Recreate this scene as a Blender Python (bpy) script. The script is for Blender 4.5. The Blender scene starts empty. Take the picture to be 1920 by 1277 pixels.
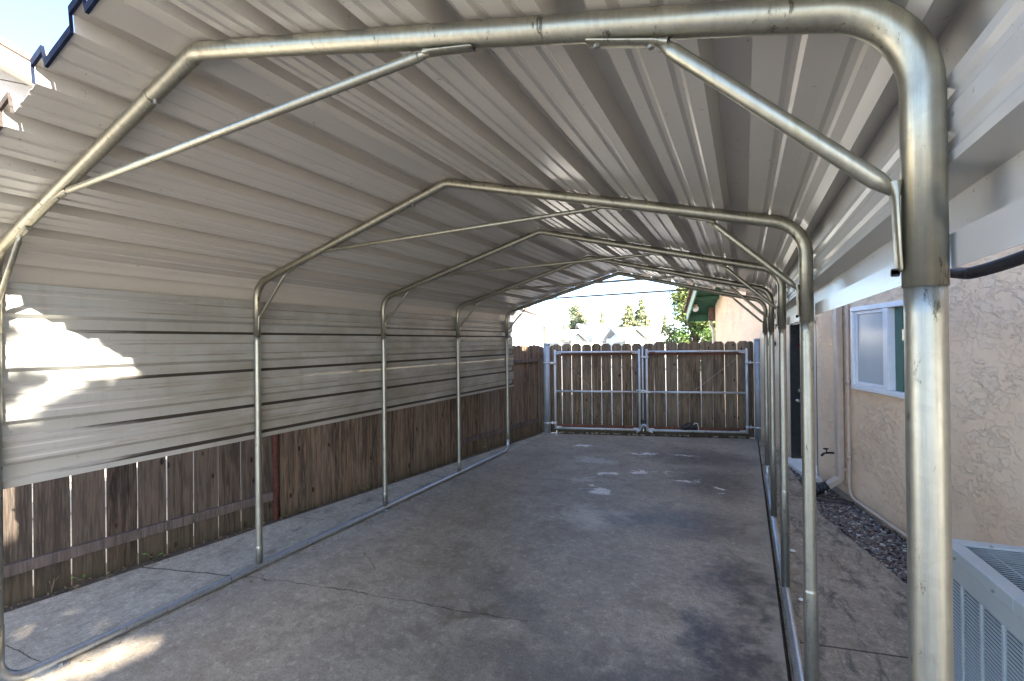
import bpy, math, random
from mathutils import Vector, Matrix, Quaternion
S = bpy.context.scene
COL = S.collection
R = math.radians
rng = random.Random(11)

# ------------------------------------------------------------------ mesh helper
class MB:
    def __init__(s):
        s.v = []; s.f = []; s.sm = []; s.mi = []
    def add(s, vs, fs, smooth=False, mi=0):
        o = len(s.v); s.v += [tuple(v) for v in vs]
        for f in fs:
            s.f.append(tuple(i + o for i in f)); s.sm.append(smooth); s.mi.append(mi)
        return s
    def box(s, x0, x1, y0, y1, z0, z1, M=None, mi=0):
        vs = [(x, y, z) for z in (z0, z1) for y in (y0, y1) for x in (x0, x1)]
        if M: vs = [M @ Vector(v) for v in vs]
        return s.add(vs, [(0, 2, 3, 1), (4, 5, 7, 6), (0, 1, 5, 4), (2, 6, 7, 3), (0, 4, 6, 2), (1, 3, 7, 5)], False, mi)
    def prism(s, poly, y0, y1, ax='y', mi=0, M=None):
        # poly of (a,b) extruded along ax
        def P(a, b, t):
            return {'y': (a, t, b), 'x': (t, a, b), 'z': (a, b, t)}[ax]
        n = len(poly)
        vs = [P(a, b, y0) for a, b in poly] + [P(a, b, y1) for a, b in poly]
        if M: vs = [M @ Vector(v) for v in vs]
        fs = [tuple(range(n)), tuple(range(2 * n - 1, n - 1, -1))] + [(i, i + n, (i + 1) % n + n, (i + 1) % n) for i in range(n)]
        return s.add(vs, fs, False, mi)
    def tube(s, pts, r, n=14, cap=True, smooth=True, mi=0, flat=None):
        pts = [Vector(p) for p in pts]
        T = []
        for i in range(len(pts)):
            a = pts[max(i - 1, 0)]; b = pts[min(i + 1, len(pts) - 1)]
            T.append((b - a).normalized())
        up = Vector((0, 0, 1)) if abs(T[0].z) < .9 else Vector((0, 1, 0))
        u = (up - T[0] * up.dot(T[0])).normalized()
        vs = []; rr = r if isinstance(r, (list, tuple)) else [r] * len(pts)
        for i, p in enumerate(pts):
            if i: u = T[i - 1].rotation_difference(T[i]) @ u
            u = (u - T[i] * u.dot(T[i])).normalized(); w = T[i].cross(u)
            for k in range(n):
                a = 2 * math.pi * k / n
                vs.append(p + (u * math.cos(a) + w * math.sin(a)) * rr[i])
        fs = []
        for i in range(len(pts) - 1):
            for k in range(n):
                fs.append((i * n + k, i * n + (k + 1) % n, (i + 1) * n + (k + 1) % n, (i + 1) * n + k))
        s.add(vs, fs, smooth, mi)
        if cap:
            o = len(s.v) - len(vs)
            s.f.append(tuple(o + k for k in range(n - 1, -1, -1))); s.sm.append(False); s.mi.append(mi)
            s.f.append(tuple(o + (len(pts) - 1) * n + k for k in range(n))); s.sm.append(False); s.mi.append(mi)
        return s
    def blob(s, c, rx, ry, rz, n=10, m=7, jit=0, mi=0):
        vs = []; fs = []
        for i in range(m + 1):
            th = math.pi * i / m
            for k in range(n):
                ph = 2 * math.pi * k / n
                j = 1 + rng.uniform(-jit, jit)
                vs.append((c[0] + rx * j * math.sin(th) * math.cos(ph), c[1] + ry * j * math.sin(th) * math.sin(ph), c[2] + rz * j * math.cos(th)))
        for i in range(m):
            for k in range(n):
                fs.append((i * n + k, (i + 1) * n + k, (i + 1) * n + (k + 1) % n, i * n + (k + 1) % n))
        return s.add(vs, fs, True, mi)
    def build(s, name, mats, parent=None, loc=None, rz=0, bevel=0):
        me = bpy.data.meshes.new(name)
        me.from_pydata(s.v, [], s.f)
        me.polygons.foreach_set('use_smooth', s.sm)
        mats = mats if isinstance(mats, (list, tuple)) else [mats]
        for m in mats: me.materials.append(m)
        me.polygons.foreach_set('material_index', s.mi)
        me.update()
        o = bpy.data.objects.new(name, me); COL.objects.link(o)
        if parent: o.parent = parent
        if loc: o.location = loc
        if rz: o.rotation_euler = (0, 0, rz)
        if bevel:
            b = o.modifiers.new('bevel', 'BEVEL'); b.width = bevel; b.segments = 2; b.limit_method = 'ANGLE'
        return o

def fillet(pts, rad, n=8):
    pts = [Vector(p) for p in pts]; rad = rad if isinstance(rad, list) else [rad] * len(pts)
    out = [pts[0]]
    for i in range(1, len(pts) - 1):
        a, p, b = pts[i - 1], pts[i], pts[i + 1]
        u = (a - p).normalized(); v = (b - p).normalized()
        ang = u.angle(v); r = rad[i]
        if r < 1e-6: out.append(p); continue
        d = r / math.tan(ang / 2)
        c = p + (u + v).normalized() * (r / math.sin(ang / 2))
        s0 = p + u * d - c; s1 = p + v * d - c
        tot = s0.angle(s1); axis = s0.cross(s1).normalized()
        for k in range(n + 1):
            out.append(c + Quaternion(axis, tot * k / n) @ s0)
    out.append(pts[-1])
    return out

def empty(name, label, cat, loc=(0, 0, 0), rz=0, group=None):
    o = bpy.data.objects.new(name, None); COL.objects.link(o)
    o.location = loc; o.rotation_euler = (0, 0, rz); o.empty_display_size = .2
    tag(o, label, cat, group); return o
def tag(o, label=None, cat=None, group=None, kind=None):
    if label: o['label'] = label
    if cat: o['category'] = cat
    if group: o['group'] = group
    if kind: o['kind'] = kind
    return o

# ------------------------------------------------------------------ materials
class NT:
    def __init__(s, name):
        s.m = bpy.data.materials.new(name); s.m.use_nodes = True
        s.t = s.m.node_tree; s.b = s.t.nodes['Principled BSDF']
        s.tc = s.t.nodes.new('ShaderNodeTexCoord')
    def n(s, typ, **kw):
        nd = s.t.nodes.new(typ)
        for k, v in kw.items(): setattr(nd, k, v)
        return nd
    def l(s, a, b): s.t.links.new(a, b)
    def put(s, sock, v):
        if hasattr(v, 'is_output') or hasattr(v, 'links'): s.l(v, sock)
        else: sock.default_value = v
    def mapv(s, scale=(1, 1, 1), rot=(0, 0, 0), loc=(0, 0, 0), src=None, typ='POINT'):
        m = s.n('ShaderNodeMapping', vector_type=typ)
        m.inputs['Scale'].default_value = scale; m.inputs['Rotation'].default_value = rot; m.inputs['Location'].default_value = loc
        s.l(src or s.tc.outputs['Object'], m.inputs['Vector']); return m.outputs['Vector']
    def noise(s, scale, detail=4, rough=.55, vec=None, dist=0, out='Fac'):
        t = s.n('ShaderNodeTexNoise'); t.inputs['Scale'].default_value = scale; t.inputs['Detail'].default_value = detail
        t.inputs['Roughness'].default_value = rough; t.inputs['Distortion'].default_value = dist
        s.l(vec or s.tc.outputs['Object'], t.inputs['Vector']); return t.outputs[out]
    def ramp(s, v, stops):
        r = s.n('ShaderNodeValToRGB'); e = r.color_ramp.elements
        while len(e) < len(stops): e.new(.5)
        for i, (p, c) in enumerate(stops):
            e[i].position = p; e[i].color = (c if isinstance(c, tuple) else (c, c, c)) + (1,)
        s.l(v, r.inputs['Fac']); return r.outputs['Color']
    def mix(s, f, a, b, mode='MIX'):
        m = s.n('ShaderNodeMix', data_type='RGBA', blend_type=mode)
        s.put(m.inputs[0], f)
        for i, v in ((6, a), (7, b)):
            if isinstance(v, tuple): m.inputs[i].default_value = v + (1,)
            else: s.put(m.inputs[i], v)
        return m.outputs[2]
    def math(s, op, a, b=0, c=0, clamp=False):
        m = s.n('ShaderNodeMath', operation=op, use_clamp=clamp)
        s.put(m.inputs[0], a); s.put(m.inputs[1], b); s.put(m.inputs[2], c); return m.outputs[0]
    def rng(s, v, a, b, c=0, d=1):
        m = s.n('ShaderNodeMapRange', interpolation_type='SMOOTHSTEP')
        s.put(m.inputs[0], v)
        for i, x in enumerate((a, b, c, d)): m.inputs[i + 1].default_value = x
        return m.outputs[0]
    def ell(s, cx, cy, rx, ry, ang=0, soft=.5, vec=None):
        # soft elliptical stain mask in object xy, 1 inside
        v = s.n('ShaderNodeMapping', vector_type='TEXTURE')
        v.inputs['Location'].default_value = (cx, cy, 0); v.inputs['Rotation'].default_value = (0, 0, ang)
        v.inputs['Scale'].default_value = (rx, ry, 1e4)
        s.l(vec or s.tc.outputs['Object'], v.inputs['Vector'])
        L = s.n('ShaderNodeVectorMath', operation='LENGTH'); s.l(v.outputs[0], L.inputs[0])
        return s.rng(L.outputs['Value'], 1 - soft, 1 + soft, 1, 0)
    def line(s, p, q, w, vec=None):
        # thin crack mask from p to q
        dx, dy = q[0] - p[0], q[1] - p[1]; Ln = math.hypot(dx, dy)
        v = s.n('ShaderNodeMapping', vector_type='TEXTURE')
        v.inputs['Location'].default_value = ((p[0] + q[0]) / 2, (p[1] + q[1]) / 2, 0); v.inputs['Rotation'].default_value = (0, 0, math.atan2(dy, dx))
        s.l(vec or s.tc.outputs['Object'], v.inputs['Vector'])
        x = s.n('ShaderNodeSeparateXYZ'); s.l(v.outputs[0], x.inputs[0])
        a = s.rng(s.math('ABSOLUTE', x.outputs[1]), w * .5, w * 1.3, 1, 0)
        b = s.math('LESS_THAN', s.math('ABSOLUTE', x.outputs[0]), Ln / 2)
        return s.math('MULTIPLY', a, b)
    def bump(s, h, strength=.3, dist=.01, prev=None):
        b = s.n('ShaderNodeBump'); b.inputs['Strength'].default_value = strength; b.inputs['Distance'].default_value = dist
        s.l(h, b.inputs['Height'])
        if prev: s.l(prev, b.inputs['Normal'])
        return b.outputs['Normal']
    def fin(s, col=None, rough=None, metal=None, normal=None, spec=None, coat=None):
        for nm, v in (('Base Color', col), ('Roughness', rough), ('Metallic', metal), ('Normal', normal), ('Specular IOR Level', spec), ('Coat Weight', coat)):
            if v is None: continue
            if isinstance(v, tuple): s.b.inputs[nm].default_value = v + (1,)
            else: s.put(s.b.inputs[nm], v)
        return s.m
    def rand(s):
        return s.n('ShaderNodeObjectInfo').outputs['Random']

def plain(name, col, rough=.6, metal=0, var=.12, scale=12, spec=.5):
    t = NT(name)
    k = t.noise(scale, 4, .6)
    c = t.mix(t.rng(k, .3, .7), tuple(x * (1 - var) for x in col), tuple(min(1, x * (1 + var)) for x in col))
    return t.fin(c, rough, metal, t.bump(k, .08, .003), spec)

def galvanised(name, col, rough, dirt=.5, warm=.4, metal=.88):
    t = NT(name)
    big = t.noise(5, 5, .6); fine = t.noise(60, 4, .65)
    st = t.noise(9, 6, .7, t.mapv((6, 6, .5)))
    c = t.mix(t.rng(big, .35, .7), tuple(x * .86 for x in col), col)
    c = t.mix(t.math('MULTIPLY', t.rng(st, .52, .75), warm), c, (col[0] * .82, col[1] * .74, col[2] * .52))
    vo = t.n('ShaderNodeTexVoronoi'); vo.inputs['Scale'].default_value = 75; t.l(t.tc.outputs['Object'], vo.inputs['Vector'])
    sg = t.n('ShaderNodeSeparateColor'); t.l(vo.outputs['Color'], sg.inputs[0])
    c = t.mix(t.math('MULTIPLY', sg.outputs[0], .22), c, tuple(x * .6 for x in col))
    sp = t.rng(t.noise(30, 8, .8, t.mapv((1, 1, .3))), .585, .66)
    sk_ = t.rng(t.noise(24, 5, .7, t.mapv((3, 3, .12))), .42, .68)
    c = t.mix(t.math('MULTIPLY', sk_, .38), c, tuple(x * .5 for x in col))
    c = t.mix(t.math('MULTIPLY', sp, dirt), c, (.05, .045, .035))
    s2 = t.rng(t.noise(11, 5, .7, t.mapv((3.2, 3.2, .22), loc=(2, 5, 1))), .64, .69)
    c = t.mix(t.math('MULTIPLY', s2, .75), c, (.06, .055, .045))
    r = t.math('ADD', t.math('MULTIPLY', fine, .22), rough - .08)
    return t.fin(c, r, metal, t.bump(fine, .06, .002))

def m_panel(name, col, dirt=0.0):
    t = NT(name)
    big = t.noise(1.3, 5, .6, t.mapv((1, .35, 1)))
    st = t.noise(14, 5, .6, t.mapv((1, 1, .12))) if dirt else t.noise(7, 4, .5, t.mapv((1, .06, 1)))
    sp = t.rng(t.noise(42, 4, .65), .66, .71)
    rs = t.math('MULTIPLY', t.rng(t.noise(3.1, 8, .75, t.mapv((1, .5, 1), loc=(4, 2, 1))), .64, .76), .16)
    c = t.mix(t.rng(big, .3, .75), tuple(x * .9 for x in col), col)
    c = t.mix(t.math('MULTIPLY', t.rng(st, .5, .8), .10 + dirt * .4), c, (col[0] * .7, col[1] * .64, col[2] * .52))
    c = t.mix(t.math('MULTIPLY', sp, .45), c, (.1, .08, .06))
    c = t.mix(rs, c, (col[0] * .55, col[1] * .47, col[2] * .36))
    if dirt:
        # olive tint that strengthens deeper in, away from the open front
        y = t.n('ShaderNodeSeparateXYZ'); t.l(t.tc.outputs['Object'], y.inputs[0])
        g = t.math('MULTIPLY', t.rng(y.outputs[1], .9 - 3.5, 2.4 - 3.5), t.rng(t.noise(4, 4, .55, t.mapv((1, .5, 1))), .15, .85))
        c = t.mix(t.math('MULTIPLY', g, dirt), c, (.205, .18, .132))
    wav = t.noise(2.2, 2, .5, t.mapv((1, .25, 1)))
    return t.fin(c, t.math('ADD', t.math('MULTIPLY', st, .04), .23), 0.0, t.bump(wav, .12, .02), .6)

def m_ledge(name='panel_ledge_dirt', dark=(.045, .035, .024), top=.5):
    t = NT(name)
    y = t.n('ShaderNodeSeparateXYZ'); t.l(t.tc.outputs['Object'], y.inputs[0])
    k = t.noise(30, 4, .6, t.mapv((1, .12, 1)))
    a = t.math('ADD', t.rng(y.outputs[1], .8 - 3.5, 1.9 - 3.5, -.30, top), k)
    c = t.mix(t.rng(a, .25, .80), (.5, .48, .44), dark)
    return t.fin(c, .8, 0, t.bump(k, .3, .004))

def m_wood(name, base, grey, dark, moss=0.0, low=.2):
    t = NT(name)
    rn = t.rand()
    off = t.n('ShaderNodeCombineXYZ'); t.l(t.math('MULTIPLY', rn, 37), off.inputs[0]); t.l(t.math('MULTIPLY', rn, 91), off.inputs[2])
    ad = t.n('ShaderNodeVectorMath', operation='ADD'); t.l(t.tc.outputs['Object'], ad.inputs[0]); t.l(off.outputs[0], ad.inputs[1])
    v = ad.outputs[0]
    g1 = t.noise(7, 6, .65, t.mapv((3.2, 3.2, .22), src=v), .6)
    g2 = t.noise(40, 4, .6, t.mapv((2.4, 2.4, .12), src=v))
    bl = t.noise(2.4, 4, .6, t.mapv((1.6, 1.6, .7), src=v))
    c = t.mix(t.rng(g1, .40, .60), dark, base)
    c = t.mix(t.math('MULTIPLY', t.rng(g2, .45, .7), .55), c, grey)
    c = t.mix(t.math('MULTIPLY', t.rng(bl, .5, .72), .65), c, tuple(x * .45 for x in dark))
    c = t.mix(t.math('MULTIPLY', rn, .35), c, grey)
    vo = t.n('ShaderNodeTexVoronoi'); vo.inputs['Scale'].default_value = 1.0
    t.l(t.mapv((7.5, 0.01, 3.6), src=v), vo.inputs['Vector'])
    kn = t.rng(vo.outputs['Distance'], .07, .14, 1, 0)
    kr = t.rng(vo.outputs['Distance'], .10, .24, 1, 0)
    c = t.mix(t.math('MULTIPLY', kr, .35), c, (base[0] * 1.1, base[1] * .9, base[2] * .75))
    c = t.mix(t.math('MULTIPLY', kn, .92), c, (.012, .009, .008))
    if moss:
        z = t.n('ShaderNodeSeparateXYZ'); t.l(t.tc.outputs['Object'], z.inputs[0])
        mk = t.math('MULTIPLY', t.rng(t.math('ADD', z.outputs[2], t.math('MULTIPLY', bl, .35)), low, low + .45, 1, 0), moss)
        c = t.mix(mk, c, (.055, .047, .022))
    h = t.math('ADD', t.math('MULTIPLY', g1, .6), t.math('MULTIPLY', g2, .5))
    return t.fin(c, .85, 0, t.bump(h, .5, .006), .25)

def m_stucco():
    t = NT('stucco')
    w = t.noise(5, 3, .55)
    pl = t.noise(7, 5, .66, t.mapv((1, 1.1, 1.7), rot=(.5, 0, 0)), .35)
    pl2 = t.noise(15, 5, .62, t.mapv((1, 1, 1.6), rot=(.5, 0, 0), loc=(3, 1, 7)), .3)
    patch = t.rng(t.noise(2.6, 3, .5, t.mapv(loc=(9, 2, 4))), .42, .60)
    plate = t.math('MULTIPLY', t.rng(pl, .50, .545), t.math('ADD', .35, t.math('MULTIPLY', patch, .65)))
    plate2 = t.math('MULTIPLY', t.rng(pl2, .55, .60), patch)
    fine = t.noise(140, 4, .65)
    h = t.math('ADD', t.math('ADD', t.math('MULTIPLY', plate, .7), t.math('MULTIPLY', plate2, .4)), t.math('ADD', t.math('MULTIPLY', fine, .3), t.math('MULTIPLY', w, .35)))
    c = t.mix(t.rng(t.noise(1.1, 5, .6), .3, .7), (.80, .565, .37), (.87, .655, .455))
    c = t.mix(t.math('MULTIPLY', plate, .2), c, (.77, .64, .50))
    z = t.n('ShaderNodeSeparateXYZ'); t.l(t.tc.outputs['Object'], z.inputs[0])
    c = t.mix(t.math('MULTIPLY', t.rng(t.math('ADD', z.outputs[2], t.math('MULTIPLY', w, .2)), .08, .3, 1, 0), .45), c, (.30, .2, .13))
    return t.fin(c, .88, 0, t.bump(h, .8, .017), .3)

def m_concrete(name, a, b, extra=None, rough=.62):
    t = NT(name)
    n1 = t.noise(1.1, 7, .62); n2 = t.noise(6, 6, .68, None, .5); n3 = t.noise(70, 4, .7)
    fl = t.noise(3.2, 6, .7, t.mapv((1, 2.2, 1), rot=(0, 0, .5)), 1.2)
    c = t.mix(t.rng(n1, .3, .7), a, b)
    c = t.mix(t.math('MULTIPLY', t.rng(n2, .42, .70), .6), c, tuple(x * .55 for x in a))
    c = t.mix(t.math('MULTIPLY', t.rng(t.noise(2.3, 7, .7, t.mapv(loc=(5, 8, 0)), .6), .5, .68), .55), c, (a[0] * .62, a[1] * .56, a[2] * .47))
    c = t.mix(t.math('MULTIPLY', t.rng(fl, .55, .75), .32), c, tuple(min(1, x * 1.5) for x in b))
    c = t.mix(t.math('MULTIPLY', t.rng(n3, .38, .66), .5), c, tuple(x * .5 for x in a))
    n4 = t.noise(22, 8, .75, None, .3)
    c = t.mix(t.math('MULTIPLY', t.rng(n4, .46, .62), .42), c, tuple(x * .48 for x in a))
    c = t.mix(t.math('MULTIPLY', t.rng(t.noise(17, 8, .75, t.mapv(loc=(7, 3, 0))), .53, .66), .4), c, tuple(min(1, x * 1.55) for x in b))
    c = t.mix(t.math('MULTIPLY', t.rng(t.noise(150, 2, .5), .62, .7), .35), c, tuple(min(1, x * 1.7) for x in b))
    gr = t.noise(240, 2, .6)
    c = t.mix(t.math('MULTIPLY', t.rng(gr, .52, .68), .45), c, tuple(x * .4 for x in a))
    r = rough
    if extra: c, r = extra(t, c, r)
    h = t.math('ADD', n3, t.math('MULTIPLY', n2, .8))
    return t.fin(c, r, 0, t.bump(h, .35, .004), .4)

def slab_extra(t, c, r):
    wv = t.n('ShaderNodeVectorMath', operation='MULTIPLY_ADD')
    t.l(t.noise(2.6, 6, .68, None, .4, 'Color'), wv.inputs[0]); wv.inputs[1].default_value = (.9, .9, 0)
    of = t.n('ShaderNodeVectorMath', operation='SUBTRACT'); t.l(t.tc.outputs['Object'], of.inputs[0]); of.inputs[1].default_value = (.45, .45, 0)
    t.l(of.outputs[0], wv.inputs[2]); W = wv.outputs[0]
    # dark oil and water stains toward the house side and the back
    st = None
    for e in ((1.5, 2.85, .2, .42, .1, .5), (1.64, 3.62, .13, .4, 0, .5), (1.5, 3.75, .24, .36, .2, .6), (1.3, 6.2, .5, .6, .2, .6), (1.2, 4.7, .5, .35, .2, .7), (1.0, 7.4, .7, .5, .1, .7), (1.4, 2.4, .5, .3, .1, .8), (.75, 4.6, .3, .25, 0, .8)):
        m = t.math('MULTIPLY', t.ell(*e, vec=W), .95 if e[2] < .3 else .72)
        st = m if st is None else t.math('MAXIMUM', st, m)
    st = t.math('MULTIPLY', st, t.rng(t.noise(11, 6, .7), .3, .6, .55, 1))
    c = t.mix(st, c, (.052, .047, .050))
    # brown scuffs and water marks
    br = t.math('MULTIPLY', t.ell(.0, 2.5, .3, .05, .1, .8, W), .5)
    c = t.mix(br, c, (.10, .075, .05))
    gr = t.math('MULTIPLY', t.math('MAXIMUM', t.ell(.15, 2.75, .55, .14, -.6, .9, W), t.ell(.55, 2.2, .55, .2, .2, .8, W)), .5)
    c = t.mix(gr, c, (.07, .07, .066))
    # spilt white paint
    wp = None
    for e in ((.1, 5.22, .15, .12, .2, .25), (-.12, 5.35, .05, .05, 0, .3), (.02, 5.98, .2, .05, .1, .3), (.32, 6.2, .12, .05, .2, .3), (.62, 6.42, .06, .05, 0, .3), (-.28, 5.6, .05, .28, -.5, .5), (-.4, 6.6, .3, .1, .1, .6), (-.9, 7.4, .22, .07, .3, .4), (.15, 7.3, .16, .04, .2, .4), (.75, 7.4, .2, .04, .2, .4), (.9, 6.1, .16, .04, .2, .4), (1.25, 5.9, .06, .06, 0, .4), (.2, 4.45, .25, .25, .4, .7)):
        m = t.ell(*e, vec=W)
        if e[5] > .45: m = t.math('MULTIPLY', m, .35)
        wp = m if wp is None else t.math('MAXIMUM', wp, m)
    wp = t.math('MULTIPLY', wp, t.rng(t.noise(16, 8, .75), .30, .50))
    c = t.mix(t.math('MULTIPLY', wp, .95), c, (.80, .79, .78))
    # pale lighter band beside the right hand rail
    c = t.mix(t.math('MULTIPLY', t.ell(1.78, 4.5, .10, 4, 0, .6, W), .45), c, (.30, .275, .235))
    # warped coordinates for the cracks
    cv = t.n('ShaderNodeVectorMath', operation='MULTIPLY_ADD')
    t.l(t.noise(4, 5, .65, None, 0, 'Color'), cv.inputs[0]); cv.inputs[1].default_value = (.10, .10, 0)
    of2 = t.n('ShaderNodeVectorMath', operation='SUBTRACT'); t.l(t.tc.outputs['Object'], of2.inputs[0]); of2.inputs[1].default_value = (.05, .05, 0)
    t.l(of2.outputs[0], cv.inputs[2]); V = cv.outputs[0]
    k = None
    for p, q, w in (((-1.8, 2.16), (-1.01, 2.35), .007), ((-1.01, 2.35), (.35, 2.58), .006), ((-1.75, 4.89), (-1.0, 4.84), .006), ((-1.3, 2.86), (-1.0, 2.66), .004)):
        m = t.line(p, q, w, V); k = m if k is None else t.math('MAXIMUM', k, m)
    c = t.mix(t.math('MULTIPLY', k, t.rng(t.noise(5, 4, .6), .35, .6, .25, .85)), c, (.05, .042, .034))
    rr = t.math('SUBTRACT', .52, t.math('MULTIPLY', st, .18))
    return c, rr

def strip_extra(t, c, r):
    cv = t.n('ShaderNodeVectorMath', operation='MULTIPLY_ADD')
    t.l(t.noise(4, 5, .65, None, 0, 'Color'), cv.inputs[0]); cv.inputs[1].default_value = (.06, .06, 0)
    of2 = t.n('ShaderNodeVectorMath', operation='SUBTRACT'); t.l(t.tc.outputs['Object'], of2.inputs[0]); of2.inputs[1].default_value = (.03, .03, 0)
    t.l(of2.outputs[0], cv.inputs[2]); V = cv.outputs[0]
    k = None
    for p, q, w in (((-2.75, 1.87), (-1.8, 2.15), .008), ((-2.6, 4.93), (-1.8, 4.89), .007), ((-2.35, 1.02), (-1.95, 1.06), .004), ((-2.6, 3.1), (-2.2, 3.2), .004)):
        m = t.line(p, q, w, V); k = m if k is None else t.math('MAXIMUM', k, m)
    c = t.mix(t.math('MULTIPLY', k, .85), c, (.035, .03, .022))
    d = t.math('MULTIPLY', t.rng(t.noise(5, 6, .7, t.mapv((1, .45, 1), rot=(0, 0, -.5))), .52, .66), .5)
    c = t.mix(d, c, (.075, .073, .075))
    return c, r

def walk_extra(t, c, r):
    d = t.math('MULTIPLY', t.rng(t.noise(3.5, 6, .7, t.mapv((2.2, .8, 1), rot=(0, 0, .7)), 1), .48, .66), .75)
    c = t.mix(d, c, (.06, .056, .052))
    k = t.line((1.85, 3.12), (2.5, 3.26), .008)
    k = t.math('MAXIMUM', k, t.line((1.85, 6.0), (2.5, 6.05), .008))
    c = t.mix(t.math('MULTIPLY', k, .85), c, (.03, .026, .02))
    return c, r

M = {}
M['galv'] = galvanised('galvanised_tube', (.45, .425, .335), .36, .8, .9)
M['galv_post'] = galvanised('galvanised_post', (.42, .42, .365), .38, .75, .5)
M['galv_rail'] = galvanised('galvanised_rail', (.50, .53, .56), .36, .5, .2)
M['galv_gate'] = galvanised('galvanised_gate', (.66, .69, .72), .42, .2, .05, .3)
M['galv_big'] = galvanised('galvanised_fence_post', (.36, .39, .42), .5, .4, .1, .3)
M['panel'] = m_panel('beige_sheet_metal', (.56, .525, .47))
M['panel_left'] = m_panel('beige_sheet_metal_left', (.45, .45, .425), .9)
M['panel_right'] = m_panel('beige_sheet_metal_right', (.53, .51, .475), .2)
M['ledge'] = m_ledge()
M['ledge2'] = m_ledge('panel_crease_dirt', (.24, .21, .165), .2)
M['hem'] = plain('dark_edge_trim', (.014, .02, .042), .85, 0, .3, 20, .1)
M['wood_near'] = m_wood('weathered_fence_wood', (.080, .055, .040), (.145, .118, .095), (.016, .011, .008), .6, .02)
M['wood_mid'] = m_wood('brown_fence_wood', (.155, .102, .066), (.225, .178, .135), (.04, .027, .018), .6, .0)
M['wood_gate'] = m_wood('grey_gate_wood', (.21, .145, .088), (.28, .23, .172), (.065, .043, .026), .6, .25)
M['wood_rail'] = m_wood('fence_rail_wood', (.12, .09, .078), (.17, .145, .135), (.06, .045, .04))
M['rust_wood'] = m_wood('red_brown_rail', (.17, .07, .042), (.2, .1, .07), (.09, .035, .022))
M['rust'] = plain('rust_red_paint', (.085, .022, .014), .7, 0, .35, 25)
M['hem2'] = plain('brown_edge_trim', (.07, .058, .05), .85, 0, .3, 20, .1)
M['stucco'] = m_stucco()
M['slab'] = m_concrete('stained_concrete', (.36, .312, .25), (.49, .432, .35), slab_extra)
M['strip'] = m_concrete('pale_concrete', (.43, .375, .295), (.53, .47, .378), strip_extra, .75)
M['walk'] = m_concrete('walkway_concrete', (.375, .305, .225), (.49, .405, .31), walk_extra, .75)
M['siding'] = plain('neighbour_siding', (.42, .40, .365), .7, 0, .06, 2)
M['tile_near'] = plain('terracotta_tile', (.29, .19, .11), .85, 0, .15, 3)
M['ground'] = m_concrete('street_ground', (.33, .31, .28), (.42, .4, .37))
M['dirt'] = m_concrete('dirt', (.10, .078, .055), (.16, .125, .09), None, .95)
M['white'] = plain('white_vinyl', (.76, .77, .79), .35, 0, .04)
M['whitepaint'] = plain('white_paint', (.74, .72, .68), .6, 0, .06, 6)
M['cream'] = plain('cream_trim', (.66, .56, .45), .55, 0, .07, 8)
M['tan'] = plain('tan_downspout', (.55, .43, .335), .5, 0, .07, 8)
M['green'] = plain('green_paint', (.03, .105, .05), .6, 0, .25, 6)
M['greenlt'] = plain('green_fascia', (.17, .27, .17), .55, 0, .2, 6)
M['shingle'] = plain('brown_shingle', (.13, .075, .05), .9, 0, .5, 8)
M['black'] = plain('black_rubber', (.018, .018, .022), .5, 0, .4, 30)
M['blackdoor'] = plain('black_jamb', (.012, .014, .013), .5, 0, .5, 20)
M['brass'] = plain('knob_metal', (.45, .42, .36), .3, .9, .1)
M['sign_red'] = plain('red_sign', (.55, .05, .03), .5)
M['ac'] = plain('grey_green_steel', (.385, .425, .425), .42, .0, .06, 3)
M['acshade'] = plain('interior_shade', (.010, .012, .015), .9, spec=.05)
M['acwire'] = plain('grille_wire', (.36, .37, .34), .6, .0)
M['steel'] = plain('zinc_bolt', (.34, .33, .30), .4, .8, .25, 60)
M['tile'] = plain('roof_tile', (.56, .42, .30), .85, 0, .12, 3)
M['roofpale'] = plain('pale_roof', (.66, .60, .54), .85, 0, .12, 3)
M['roofgrey'] = plain('grey_roof', (.66, .65, .63), .85, 0, .12, 3)
M['wallfar'] = plain('far_wall', (.62, .58, .53), .8, 0, .06, 2)
M['wallfar2'] = plain('far_wall_green', (.40, .44, .38), .8, 0, .06, 2)
M['glassdark'] = plain('dark_pane', (.06, .075, .085), .15)
M['bark'] = plain('bark', (.12, .09, .065), .9, 0, .4, 10)
M['leaf_litter'] = plain('dry_leaf', (.20, .135, .075), .85, 0, .5, 40)
M['amber'] = plain('amber_glass', (.75, .38, .10), .3)
M['lens'] = plain('lamp_lens', (.8, .78, .72), .25)
def m_leaf(name, a, b):
    t = NT(name)
    g = t.n('ShaderNodeNewGeometry')
    c = t.mix(t.rng(t.noise(1.1, 3, .6), .35, .65), a, b)
    c = t.mix(t.math('MULTIPLY', g.outputs['Random Per Island'], .5), c, tuple(x * 1.35 for x in b))
    t.b.inputs['Transmission Weight'].default_value = 0
    return t.fin(c, .6, 0, None, .3)
M['leaf'] = m_leaf('leaf_green', (.035, .075, .022), (.085, .14, .035))
M['leaf_y'] = m_leaf('leaf_yellow_green', (.05, .09, .03), (.15, .17, .055))
M['leaf_p'] = m_leaf('leaf_pale', (.13, .16, .09), (.24, .26, .15))
M['leaf_c'] = m_leaf('leaf_conifer', (.10, .135, .075), (.25, .255, .135))
M['sprout'] = m_leaf('sprout_green', (.07, .2, .03), (.14, .32, .06))
def m_glass():
    t = NT('window_glass')
    return t.fin((.018, .10, .068), .03, 0, None, .8)
M['glass'] = m_glass()
def m_screen():
    t = NT('insect_screen')
    k = t.noise(4, 3, .5)
    return t.fin(t.mix(k, (.38, .43, .46), (.50, .55, .58)), .28, 0, None, .6)
M['screen'] = m_screen()
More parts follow.
